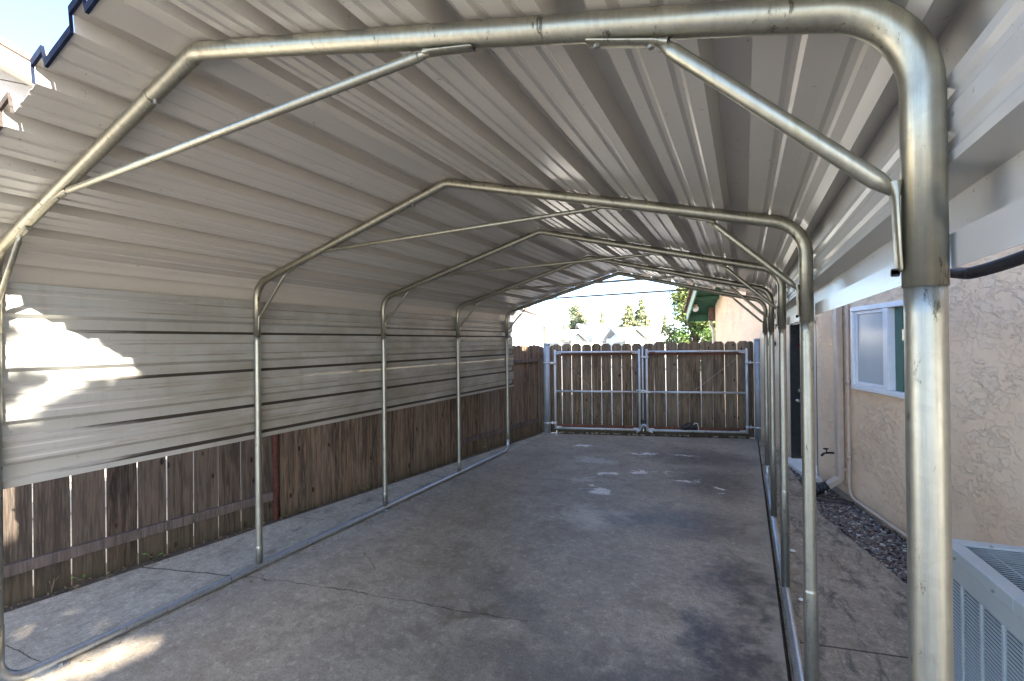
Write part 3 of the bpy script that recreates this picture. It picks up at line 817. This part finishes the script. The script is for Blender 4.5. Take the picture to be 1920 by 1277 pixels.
# ------------------------------------------------------------------ the house
house = empty('stucco_house', 'tan stucco house with green eaves, along the right of the carport', 'house', P0, R(14))
SL = .4; SE = 6.89; ZE = 2.66; SR = 0.0
def zs(s): return ZE + SL * (SE - abs(s))
wl = MB(); T = .22
wn0, wn1, wz0, wz1 = -1.42, -.13, 1.235, 2.10          # window
dn0, dn1, dz1 = .80, 1.735, 2.005                        # door
for s0, s1, z0, z1 in ((-SE, wn0, 0, 2.2), (wn0, wn1, 0, wz0), (wn0, wn1, wz1, 2.2), (wn1, dn0, 0, 2.2), (dn0, dn1, dz1, 2.2), (dn1, SE, 0, 2.2)):
    wl.box(0, T, s0, s1, z0, z1)
wl.prism([(-SE, 2.2), (SE, 2.2), (SE, zs(SE)), (0, zs(0)), (-SE, zs(-SE))], 0, T, 'x')
wl.box(T, 8, SE - T, SE, 0, 2.6); wl.box(T, 8, -SE, -SE + T, 0, 2.6)
wl.build('wall', M['stucco'], house)
MB().box(-.006, 0.0, -SE, dn0 - .2, -.1, .05).build('foundation', M['walk'], house)
# roof with thick ragged shingle edge
rf = MB()
for sgn in (1, -1):
    p = [(0, zs(0) + .03), (sgn * 7.4, zs(7.4) + .03), (sgn * 7.4, zs(7.4) + .09), (0, zs(0) + .09)]
    if sgn > 0:
        rf.prism([(2.5, zs(2.5) + .03), p[1], p[2], (2.5, zs(2.5) + .09)], -.64, -.06, 'x')
    rf.prism(p if sgn > 0 else p[::-1], -.06, 8.5, 'x')
rfo = rf.build('roof', M['shingle'], house)
sh = MB()
s = 2.5
while s < 7.4:
    h = rng.uniform(.04, .075); st = rng.uniform(.11, .16); j = rng.uniform(0, .035)
    for sgn in (1,):
        q = [(sgn * s, zs(s) + .093), (sgn * (s + st + .05), zs(s + st + .05) + .093), (sgn * (s + st + .05), zs(s + st + .05) + .093 + h), (sgn * s, zs(s) + .1)]
        sh.prism(q if sgn > 0 else q[::-1], -.68 - j, -.2, 'x')
    s += st
sh.build('shingle_edge', M['shingle'], rfo)
sf = MB()
for sgn in (1,):
    p = [(2.5, zs(2.5)), (sgn * 7.35, zs(7.35)), (sgn * 7.35, zs(7.35) + .026), (2.5, zs(2.5) + .026)]
    sf.prism(p if sgn > 0 else p[::-1], -.60, -.003, 'x')
sf.build('soffit', M['green'], house)
fa = MB()
for sgn in (1,):
    p = [(2.5, zs(2.5) - .2), (sgn * 7.35, zs(7.35) - .2), (sgn * 7.35, zs(7.35) + .085), (2.5, zs(2.5) + .085)]
    fa.prism(p if sgn > 0 else p[::-1], -.635, -.603, 'x')
fa.build('fascia', M['greenlt'], house)
fa = MB(); fa.box(-.60, 8, 7.36, 7.39, zs(7.35) - .2, zs(7.35) + .02); fa.box(-.6, -.005, 6.35, 6.41, zs(6.4) - .07, zs(6.4) - .003); fa.box(-.6, -.02, 7.33, 7.358, zs(7.35) - .19, zs(7.35) - .02)
fa.build('eave_board', M['green'], house)
MB().box(-.14, -.004, 6.95, 7.08, 2.28, 2.62).build('beam_end', M['shingle'], house)
MB().tube(fillet([(-.06, 7.2, 2.3), (-.06, 7.2, 2.16), (-.04, 6.96, 2.05), (-.04, 6.93, 1.0)], .04), .035, 8).build('gutter_pipe', M['cream'], house)
lm = MB(); lm.tube([(0, 0, 0), (0, 0, -.04)], [.05, .04], 14); lo = lm.build('soffit_lamp', M['amber'], house, (-.5, 6.75, zs(6.75) - .03))
MB().blob((0, 0, -.10), .085, .085, .085, 16, 10).build('bulb', M['lens'], lo)
lm = MB(); lm.tube([(0, 0, -.03), (-.05, 0, -.02)], .035, 10); lm.blob((-.07, 0, 0), .045, .045, .085, 12, 8)
lm.build('wall_lamp', M['black'], house, (0, 2.35, 1.73))
# door set back in the wall
dr = MB(); dr.box(.125, .165, dn0 + .04, dn1 - .03, .07, dz1 - .03)
d_o = dr.build('door', M['cream'], house)
jb = MB(); jb.box(.002, .17, dn1 - .03, dn1 - .001, .03, dz1 - .001); jb.box(.002, .17, dn0 + .001, dn0 + .03, .03, dz1 - .001); jb.box(.002, .17, dn0 + .03, dn1 - .03, dz1 - .03, dz1 - .001)
jb.build('door_frame', M['blackdoor'], house)
MB().box(-.05, .17, dn0 - .02, dn1 + .06, dz1 + .003, dz1 + .05).build('door_header', M['cream'], house)
MB().box(-.13, .2, dn0 - .1, dn1 + .06, -.1, .028).build('door_sill', M['whitepaint'], house)
for z, rr2 in ((1.03, .024), (.885, .028)):
    k = MB(); k.tube([(.125, 1.60, z), (.10, 1.60, z), (.07, 1.60, z)], [.03, .014, .014], 14)
    if z < 1: k.blob((.055, 1.60, z), rr2, rr2, rr2, 14, 9)
    else: k.tube([(.085, 1.6, z), (.06, 1.6, z)], .025, 14)
    k.build('handle', M['brass'], d_o)
k = MB(); k.prism([(-.09, 1.64), (.09, 1.64), (.0, 1.86)], .108, .1245, 'x', 0, Matrix.Translation((0, 1.585, 0)))
k.build('door_sign', M['sign_red'], house)['label'] = 'red triangular sign on the cream door'
# window: white vinyl slider with a screened half
wf = MB()
fw_ = .05
for s0, s1, z0, z1 in ((wn0, wn1, wz0, wz0 + fw_), (wn0, wn1, wz1 - fw_, wz1), (wn0, wn0 + fw_, wz0 + fw_, wz1 - fw_), (wn1 - fw_, wn1, wz0 + fw_, wz1 - fw_), (-.815, -.735, wz0 + fw_, wz1 - fw_)):
    wf.box(-.03, .06, s0 + .001, s1 - .001, z0 + .001, z1 - .001)
wfo = wf.build('window', M['white'], house, None, 0, .004)
sf2 = MB(); a0_, a1_, b0_, b1_ = -.733, wn1 - fw_ - .002, wz0 + fw_ + .002, wz1 - fw_ - .002
for s0, s1, z0, z1 in ((a0_, a1_, b0_, b0_ + .03), (a0_, a1_, b1_ - .03, b1_), (a0_, a0_ + .03, b0_ + .03, b1_ - .03), (a1_ - .03, a1_, b0_ + .03, b1_ - .03)):
    sf2.box(-.012, .02, s0, s1, z0, z1)
sf2.build('screen_frame', M['white'], wfo, None, 0, .002)
MB().box(.002, .006, a0_ + .03, a1_ - .03, b0_ + .03, b1_ - .03).build('screen', M['screen'], wfo)
MB().box(.03, .036, wn0 + fw_, -.815, wz0 + fw_, wz1 - fw_).build('pane', M['glass'], wfo)
# downspout with elbow, strap
ds = MB(); ds.box(-.075, -.012, .075, .165, .19, 2.6)
ang = Matrix.Translation((-.0435, .12, .205)) @ Matrix.Rotation(R(52), 4, 'Y')
ds.box(-.0315, .0315, -.043, .043, -.235, .01, ang)
dso = ds.build('downspout', M['tan'], house, None, 0, .006)
MB().box(-.079, 0, .06, .18, .30, .325).build('strap', M['tan'], dso)
cd = MB()
cd.tube(fillet([(.02, .03, 2.16), (-.025, .01, 2.16), (-.025, -.055, 2.14), (-.025, -.055, .09), (-.025, -.16, .055), (-.025, -1.9, .04)], [0, .02, .05, .10, .05, 0], 6), .0165, 12)
cdo = cd.build('conduit', M['tan'], house)
for z in (1.30, .48): MB().tube([(-.025, -.055, z - .025), (-.025, -.055, z + .025)], .021, 12).build('coupling', M['tan'], cdo)
fc = MB(); fc.tube([(0, .36, .43), (-.05, .36, .43), (-.10, .37, .42)], .011, 10); fc.tube([(-.10, .37, .42), (-.125, .38, .385)], .013, 10); fc.tube([(-.07, .36, .43), (-.085, .36, .47)], .007, 8)
for k in range(5):
    aa = k * 1.257; fc.tube([(-.085 + .028 * math.cos(aa), .36 + .028 * math.sin(aa), .475), (-.085 + .028 * math.cos(aa + 1.257), .36 + .028 * math.sin(aa + 1.257), .475)], .005, 6)
fc.build('faucet', M['blackdoor'], house)
# corrugated drain boot
bp = hpt(.12, -.24); boot = empty('drain_boot', 'black corrugated drain boot under the downspout elbow', 'drain pipe', (bp.x, bp.y, .0), R(14))
mb = MB(); pts = []; rad = []
for i in range(25):
    t = i / 24; pts.append(Vector((-.13 + .2 * t, 0, .035 + .075 * t ** 1.5))); rad.append(.052 + (.006 if i % 4 < 2 else -.001))
mb.tube(pts, rad, 16); mb.build('pipe', M['black'], boot)
mb = MB()
for i in range(3): mb.tube([(-.165 + .014 * i, 0, .04), (-.159 + .014 * i, 0, .041)], .052, 16)
mb.build('end_rings', M['whitepaint'], boot)
# black cable sagging behind the near post
ca = hpt(-1.2, -.02); 
def pix(x, y, t): return CAM + (f_ + r_ * ((x - 960) / 850.246) - u_ * ((y - 638.5) / 850.246)) * t
cb = MB(); cb.tube(fillet([pix(1690, 450, 1.6), pix(1775, 510, 1.2), pix(1815, 513, 1.1), pix(1850, 506, 1.05), pix(1920, 482, .98), pix(2060, 420, .86)], [0, .05, .1, .3, .3, 0], 6), .0145, 14)
tag(cb.build('black_cable', M['black']), 'thick black cable sagging below the right side panel behind the near post', 'cable')
# thin wires hanging by the far right posts
w_ = MB(); w_.tube(fillet([P3(1.86, 4.2, 1.95) - OFF, P3(2.0, 5.0, 1.90) - OFF, P3(2.05, 6.2, 2.02) - OFF], .3), .005, 6)
tag(w_.build('thin_wire', M['black']), 'thin dark wire drooping under the far end of the right side panel', 'wire')

# ------------------------------------------------------------------ air conditioner
ac = empty('air_conditioner', 'grey green outdoor air conditioner with louvred sides and a wire top grille', 'air conditioner', (2.462, 2.985, 0), R(4.5))
AW, AD, AH = .78, .63, .772
def acx(y): return -y
cab = MB()
# local: x to the right (0..AW), y toward camera negative (0..-AD)
cw = .028
for x0, x1, y0, y1 in ((0, cw, -AD, -AD + cw), (0, cw, -cw, 0), (AW - cw, AW, -AD, -AD + cw), (AW - cw, AW, -cw, 0)): cab.box(x0, x1, y0, y1, .05, AH - .06)
for k in range(1, 4):
    y = -AD * k / 4; cab.box(.002, .014, y - .009, y + .009, .11, AH - .155)
    x = AW * k / 4; cab.box(x - .009, x + .009, -AD + .002, -AD + .014, .11, AH - .155); cab.box(x - .009, x + .009, -.014, -.002, .11, AH - .155)
for (x0, x1, y0, y1) in ((.0015, .016, -AD + cw, -cw), (AW - .016, AW - .0015, -AD + cw, -cw), (cw, AW - cw, -AD + .0015, -AD + .016), (cw, AW - cw, -.016, -.0015)):
    cab.box(x0, x1, y0, y1, AH - .155, AH - .06); cab.box(x0, x1, y0, y1, .05, .11)
cabo = cab.build('cabinet', M['ac'], ac, None, 0, .003)
lv = MB(); z = .118
while z < AH - .158:
    Rm = Matrix.Translation((.011, 0, z)) @ Matrix.Rotation(R(-35), 4, 'Y')
    lv.box(-.0045, .0045, -AD + cw, -cw, -.001, .001, Rm)
    Rm = Matrix.Translation((0, -AD + .011, z)) @ Matrix.Rotation(R(35), 4, 'X')
    lv.box(cw, AW - cw, -.0045, .0045, -.001, .001, Rm)
    z += .0175
lv.build('louvres', M['ac'], ac)
MB().box(.024, AW - .024, -AD + .024, -.024, .05, AH - .075).build('coil_shade', M['acshade'], ac)  # black box puts the cabinet's inner shade behind grille and louvres
top = MB(); t0, t1 = AH - .058, AH
fl = .055
for x0, x1, y0, y1 in ((-.012, AW + .012, -AD - .012, -AD + fl), (-.012, AW + .012, -fl, .012), (-.012, fl, -AD + fl, -fl), (AW - fl, AW + .012, -AD + fl, -fl)): top.box(x0, x1, y0, y1, t0, t1)
topo = top.build('top_cover', M['ac'], ac, None, 0, .006)
gw = MB(); y = -AD + fl + .006
while y < -fl:
    gw.tube([(fl - .004, y, AH - .012), (AW * .5, y, AH - .002), (AW - fl + .004, y, AH - .012)], .0030, 6); y += .0205
for k in range(1, 6):
    x = AW * k / 6; gw.tube([(x, -AD + fl - .004, AH - .009), (x, -fl + .004, AH - .009)], .003, 6)
gw.build('fan_grille', M['acwire'], ac)
for x, y in ((.2, -.0), (.5, -.0)):
    MB().tube([(x, .012, AH - .03), (x, .02, AH - .03)], .007, 6).build('screw', M['steel'], ac)
for y in (-.15, -.45): MB().tube([(-.012, y, AH - .04), (-.019, y, AH - .04)], .006, 6).build('screw', M['steel'], ac)
for x, y in ((.16, -.05), (.3, -.05), (.45, -.05)): MB().tube([(x, y, AH), (x, y, AH + .006)], .007, 6).build('screw', M['steel'], ac)
MB().tube([(AW / 2, -AD / 2, AH - .08), (AW / 2, -AD / 2, AH - .03)], [.12, .10], 20).build('fan_motor', M['steel'], ac)
MB().box(-.06, AW + .06, -AD - .06, .06, -.03, .045).build('base_pad', M['walk'], ac)

# ------------------------------------------------------------------ neighbours and far houses
def siding_box(mb, *a): mb.box(*a)
# two storey neighbour beyond the left fence: sided gable wall with a tiled rake
na = empty('neighbour_house', 'white sided neighbour house with a tiled rake, beyond the upper left roof edge', 'house', (-5.5, 1.83, 0), R(-32))
wm = MB()
# local y runs along the wall away to the right, x outward to the carport
def rk(s): return 4.78 - .50 * s
step = .17; z = -.1
while z < 5.6:
    s_top = min(3.2, (4.78 - z) / .50)
    s1 = 2.9 if z < 2.9 else max(-3.0, s_top)
    if s1 > -3: wm.box(-.2, .012, -3.0, s1, z, z + step - .012); wm.box(-.2, -.03, -3.0, s1, z + step - .012, z + step)
    z += step
wm.build('wall', M['siding'], na)
fm = MB(); fm.prism([(-3.2, rk(-3.2) - .02), (3.2, rk(3.2) - .02), (3.2, rk(3.2) + .17), (-3.2, rk(-3.2) + .17)], .0, .30, 'x'); fm.build('fascia', M['siding'], na)
s = -3.2
tm = MB()
while s < 3.2:
    tm.prism([(s, rk(s) + .175), (s + .31, rk(s + .31) + .175), (s + .31, rk(s + .31) + .225), (s, rk(s) + .245)], -2.5, .33, 'x'); s += .30
tm.build('roof', M['tile_near'], na)
wm = MB()
for k in range(15): wm.box(-.15, .012 if True else 0, 2.95, 3.1, 0, .1) if k == 0 else None
# long low wall and roof added so the fence gaps look bright
nb = empty('added_bright_wall', 'low white wall added to make the left fence gaps bright', 'house', (-5.6, 3.2, 0), R(6))
wm = MB(); wm.box(-.2, 0, -6, 6, -.1, 1.75); wm.build('wall', M['whitepaint'], nb)
MB().box(-1.5, .25, -6.2, 6.2, 1.76, 1.86).build('roof', M['tile'], nb)

def bg(px, py, d):
    v = f_ + r_ * ((px - 960) / 850.246) - u_ * ((py - 638.5) / 850.246)
    return CAM + v * d
# house B: long eave running away beyond the far left
hb = empty('neighbour_bungalow', 'pale bungalow with a long peach tiled eave beyond the far left fence end', 'house', (-6.35, 17.0, 0), R(15.5))
wm = MB(); wm.box(-6, -.7, -8, 9.5, -.1, 3.1)
wm.build('wall', M['whitepaint'], hb)
rm = MB(); rm.prism([(0, 3.12), (-6, 5.0), (-6, 5.15), (0, 3.3)], -8.5, 16, 'y'); rm.build('roof', M['tile'], hb)
MB().box(-.02, .03, -8.5, 16, 3.05, 3.28).build('fascia', M['wallfar'], hb)
MB().box(-.698, -.66, 9.2, 9.5, 0, 3.1).build('corner_board', M['wallfar'], hb)

def far_house(name, lab, px0, px1, py_eave, py_ridge, d, wall, roof, gable=None, extra=None):
    c0 = bg(px0, 640, d); c1 = bg(px1, 640, d); mid = (c0 + c1) / 2
    e = empty(name, lab, 'house', (mid.x, mid.y, -.1), R(27))
    w = (c1 - c0).length; k = d / 850.246
    ze = CAM.z + (640 - py_eave) * k + .1; zr = CAM.z + (640 - py_ridge) * k + .1
    m = MB(); m.box(-w / 2 + .3, w / 2 - .3, 0, 8, 0, ze); 
    m.build('wall', wall, e)
    m = MB(); m.prism([(-.6, ze - .15), (4, zr), (8.6, ze - .15), (8.6, ze + .02), (4, zr + .18), (-.6, ze + .02)], -w / 2, w / 2, 'x'); m.build('roof', roof, e)
    for i, f in enumerate((-.25, .22)):
        m = MB(); m.box(w * f - .8, w * f + .8, -.06, 0, ze * .38, ze * .8); fo = m.build('window', M['whitepaint'], e)
        MB().box(w * f - .7, w * f + .7, -.075, -.062, ze * .42, ze * .76).build('pane', M['glassdark'], fo)
    if gable:
        g0_, g1_, pa = gable
        q0 = (bg(g0_, 640, d) - mid); q1 = (bg(g1_, 640, d) - mid)
        rot = Matrix.Rotation(-R(27), 4, 'Z'); x0 = (rot @ q0).x; x1 = (rot @ q1).x; xm = (x0 + x1) / 2
        za = CAM.z + (640 - pa) * k + .1
        m = MB(); m.prism([(x0, 0), (x1, 0), (x1, ze - .25), (xm, za - .3), (x0, ze - .25)], -3, -.005, 'y'); m.build('gable_wall', M['wallfar2'], e)
        m = MB()
        m.prism([(x0 - .5, ze - .45), (xm, za - .15), (xm, za + .1), (x0 - .5, ze - .2)], -3.5, 3, 'y'); m.prism([(xm, za - .15), (x1 + .5, ze - .45), (x1 + .5, ze - .2), (xm, za + .1)], -3.5, 3, 'y')
        m.build('gable_roof', roof, e)
        m = MB(); m.box(x0 + .5, x1 - .5, -3.06, -3.0, 0, ze - .75); go = m.build('garage_door', M['whitepaint'], e)
        for j in range(3): MB().box(x0 + .55, x1 - .55, -3.08, -3.061, .15 + j * .62, .7 + j * .62).build('door_panel', M['wallfar'], go)
    return e
far_house('far_house', 'far white house with a low pale roof left of the chimney house', 1018, 1098, 634, 619, 62, M['wallfar'], M['roofpale'], (1066, 1088, 622))
ch = far_house('far_house', 'far taller house with a chimney, in the middle of the skyline', 1088, 1154, 619, 607, 78, M['wallfar'], M['roofpale'])
MB().box(-1.2, 0.2, 2, 3.4, 0, 8.2).build('chimney', M['wallfar'], ch)
far_house('far_house', 'far green gabled house with a garage door and a broad white roof', 1160, 1262, 634, 615, 50, M['wallfar'], M['roofgrey'], (1160, 1196, 616))
far_house('far_house', 'farthest little roof peeping above the broad white roof', 1190, 1226, 616, 606, 95, M['wallfar2'], M['roofgrey'])

# ------------------------------------------------------------------ trees
def leafcloud(mb, centers, n, size, reject=None, mi=0):
    k = 0; tries = 0
    while k < n and tries < n * 8:
        tries += 1
        c, rad = rng.choice(centers)
        d = Vector((rng.gauss(0, 1), rng.gauss(0, 1), rng.gauss(0, 1)))
        d = d.normalized() * (rng.random() ** .45)
        p = Vector(c) + Vector((d.x * rad, d.y * rad, d.z * rad * .75))
        if reject and reject(p): continue
        a = Vector((rng.gauss(0, 1), rng.gauss(0, 1), rng.gauss(0, .7))).normalized()
        b = a.cross(Vector((rng.gauss(0, 1), rng.gauss(0, 1), rng.gauss(0, 1)))).normalized()
        s = size * rng.uniform(.6, 1.3)
        mb.add([p - a * s, p + b * s * .5, p + a * s, p - b * s * .5], [(0, 1, 2, 3)], False, mi); k += 1
    return mb
def broad_tree(lab, x, y, h, rad, mats, n, size, aim=0, name='broadleaf_tree', group='background trees', crown_low=.3, clumps=26, reject=None):
    e = empty(name, lab, 'tree', (x, y, -.12), 0, group)
    t = MB(); t.tube([(0, 0, 0), (.05, 0, h * .25), (0, .08, h * .5), (0, 0, h * .85)], [h * .03, h * .024, h * .017, h * .004], 10)
    cs = []
    for i in range(clumps):
        a = rng.uniform(0, 6.28); u = rng.uniform(crown_low, .95); rr = rad * math.sin(math.pi * min(1, max(.12, (u - crown_low + .12) / (1.12 - crown_low)))) ** .7
        q = rr * rng.uniform(.35, .95)
        c = (math.cos(a) * q, math.sin(a) * q, h * u); cs.append((c, rad * rng.uniform(.22, .42)))
        if reject and any(reject(Vector((x, y, -.12)) + Vector(c) * (k / 6) + Vector((0, 0, h * (u - .2) * (1 - k / 6)))) for k in range(1, 7)): continue
        t.tube([(0, 0, h * max(.15, u - .25)), (c[0] * .5, c[1] * .5, h * (u - .08)), c], [h * .01, h * .006, h * .002], 6)
    t.build('trunk', M['bark'], e); off = Vector((x, y, -.12))
    for i in range(aim):
        # fill the side of the crown that stands between the sun and the carport mouth
        tt = rng.uniform(6.9, 9.2); fx, fy = rng.uniform(-4.6, 1.7), rng.uniform(.4, 3.6)
        cs.append(((fx + tt - x, fy - .58 * tt - y, .686 * tt + .12), .5))
    rng.shuffle(cs)
    half = len(cs) // 2
    off = Vector((x, y, -.12))
    rj = (lambda p: reject(p + off)) if reject else None
    leafcloud(MB(), cs[:half], n // 2, size, rj).build('crown', mats[0], e)
    leafcloud(MB(), cs[half:], n // 2, size, rj).build('crown', mats[1], e)
    return e
def conifer(lab, x, y, h, rad, mat, n, size, group='background trees'):
    e = empty('conifer_tree', lab, 'tree', (x, y, -.12), 0, group)
    t = MB(); t.tube([(0, 0, 0), (0, 0, h)], [h * .025, h * .003], 8); t.build('trunk', M['bark'], e)
    cs = []
    for i in range(140):
        u = rng.uniform(.06, .99); rr = rad * (1 - u) ** .75 * rng.uniform(.2, 1.15); a = rng.uniform(0, 6.28)
        cs.append(((math.cos(a) * rr, math.sin(a) * rr, h * u), rad * (.09 + .2 * (1 - u))))
    leafcloud(MB(), cs, n, size).build('crown', mat, e)
def tz(py, d): return CAM.z + (638.5 + 6 - py) * d / 850.246 + .12
def putb(fn, lab, px, py_top, d, rad_px, *a, **k):
    c = bg(px, 640, d); fn(lab, c.x, c.y, tz(py_top, d), rad_px * d / 850.246, *a, **k)
putb(broad_tree, 'tall pale loose crowned tree on the skyline behind the far left houses', 1082, 573, 85, 19, (M['leaf_p'], M['leaf_p']), 5200, .26, clumps=70, crown_low=.16)
putb(conifer, 'small dark conifer tip above the far chimney house', 1129, 591, 95, 13, M['leaf_c'], 1500, .26)
putb(conifer, 'shorter left conifer of the far pair above the green gabled house', 1180, 578, 75, 30, M['leaf_c'], 6500, .26)
putb(conifer, 'taller right conifer of the far pair above the green gabled house', 1203, 567, 75, 26, M['leaf_c'], 6500, .26)
putb(conifer, 'low far conifer at the left of the big green tree', 1247, 596, 90, 9, M['leaf_c'], 1200, .26)
putb(conifer, 'low far shrubby conifer between the palm and the pale tree', 1057, 606, 80, 6, M['leaf_p'], 900, .24)
putb(broad_tree, 'big leafy green tree behind the green eaves of the house', 1302, 530, 27, 52, (M['leaf'], M['leaf_y']), 16000, .10, crown_low=.06, clumps=95)
# palm beyond the bungalow corner
c = bg(1020, 640, 40)
pe = empty('palm_tree', 'small palm with drooping fronds beside the bungalow corner', 'tree', (c.x, c.y, -.12), 0)
ph = tz(615, 40)
MB().tube([(0, 0, 0), (.05, 0, ph * .6), (0, 0, ph)], [.16, .13, .12], 9).build('trunk', M['bark'], pe)
for i in range(15):
    a = i * .42 + rng.uniform(-.1, .1); el = rng.uniform(.1, .9); L = rng.uniform(1.3, 1.9); mb = MB()
    for k in range(12):
        t = (k + 1) / 12; q = Vector((math.cos(a) * L * t, math.sin(a) * L * t, L * (el * t - .9 * t * t)))
        sd = Vector((-math.sin(a), math.cos(a), 0))
        for sg in (-1, 1):
            tip = q + sd * sg * .32 * math.sin(math.pi * min(1, t + .1)) + Vector((math.cos(a) * .12, math.sin(a) * .12, -.26))
            mb.add([q, q + Vector((math.cos(a) * .06, math.sin(a) * .06, 0)), tip], [(0, 1, 2)])
    mb.build('frond', M['leaf_p'], pe, (0, 0, ph))

# tree beyond the camera whose crown shades the front of the carport, with a few gaps
SD = Vector((-1, .58, -.686))
def shade_reject(p):
    # where would this leaf's shadow land?
    t = p.x + 1.86
    y, z = p.y + .58 * t, p.z - .686 * t
    if .3 < y < 1.75:
        edge = 1.33 + .52 * (y - .884) + .025 * math.sin(y * 17) + .02 * math.sin(y * 41)
        if z > edge - .03:
            for cy, cz, ry, rz in ((.90, 1.87, .05, .05), (.985, 1.61, .06, .04), (.90, 1.54, .05, .05)):
                if ((y - cy) / ry) ** 2 + ((z - cz) / rz) ** 2 < 1: return rng.random() < .35
            return True
    t = p.z / .686
    x, y = p.x - t, p.y + .58 * t
    for cx, cy, rx, ry, a in ((-1.66, 1.17, .155, .34, -.3), (-2.43, 1.09, .075, .08, 0), (-2.47, 1.38, .075, .045, .5), (-2.05, 1.34, .06, .05, 0), (-2.22, .97, .045, .08, 0), (-2.07, .95, .045, .08, 0)):
        dx, dy = x - cx, y - cy; u = dx * math.cos(a) + dy * math.sin(a); v = -dx * math.sin(a) + dy * math.cos(a)
        if (u / (rx + .03)) ** 2 + (v / (ry + .03)) ** 2 < 1: return True
    return False
broad_tree('leafy tree behind the camera that dapples the near left corner', 6.4, -4.1, 7.9, 3.7, (M['leaf'], M['leaf']), 76000, .085, aim=330, group='shade tree', crown_low=.30, clumps=90, reject=shade_reject)

# ------------------------------------------------------------------ light
sun = bpy.data.lights.new('sun', 'SUN'); so = bpy.data.objects.new('sun', sun); COL.objects.link(so)
sun.energy = 5.0; sun.angle = R(.5); sun.color = (1, .92, .79)
so.rotation_euler = SD.to_track_quat('-Z', 'Y').to_euler(); so.location = (10, -8, 12)
wd = bpy.data.worlds.new('World'); S.world = wd; wd.use_nodes = True
nt = wd.node_tree; bgn = nt.nodes['Background']
sk = nt.nodes.new('ShaderNodeTexSky'); sk.sky_type = 'NISHITA'; sk.sun_disc = False
sk.sun_elevation = math.asin(.686 / math.sqrt(1 + .58 ** 2 + .686 ** 2)); sk.sun_rotation = math.atan2(1, -.58)
sk.air_density = .6; sk.dust_density = .6; sk.ozone_density = 1.0
nt.links.new(sk.outputs[0], bgn.inputs['Color']); bgn.inputs['Strength'].default_value = .13
S.view_settings.view_transform = 'Standard'; S.view_settings.look = 'None'; S.view_settings.gamma = 1
S.view_settings.exposure = 2.82
S.cycles.max_bounces = 10; S.cycles.diffuse_bounces = 6; S.cycles.glossy_bounces = 5
S.cycles.use_denoising = True
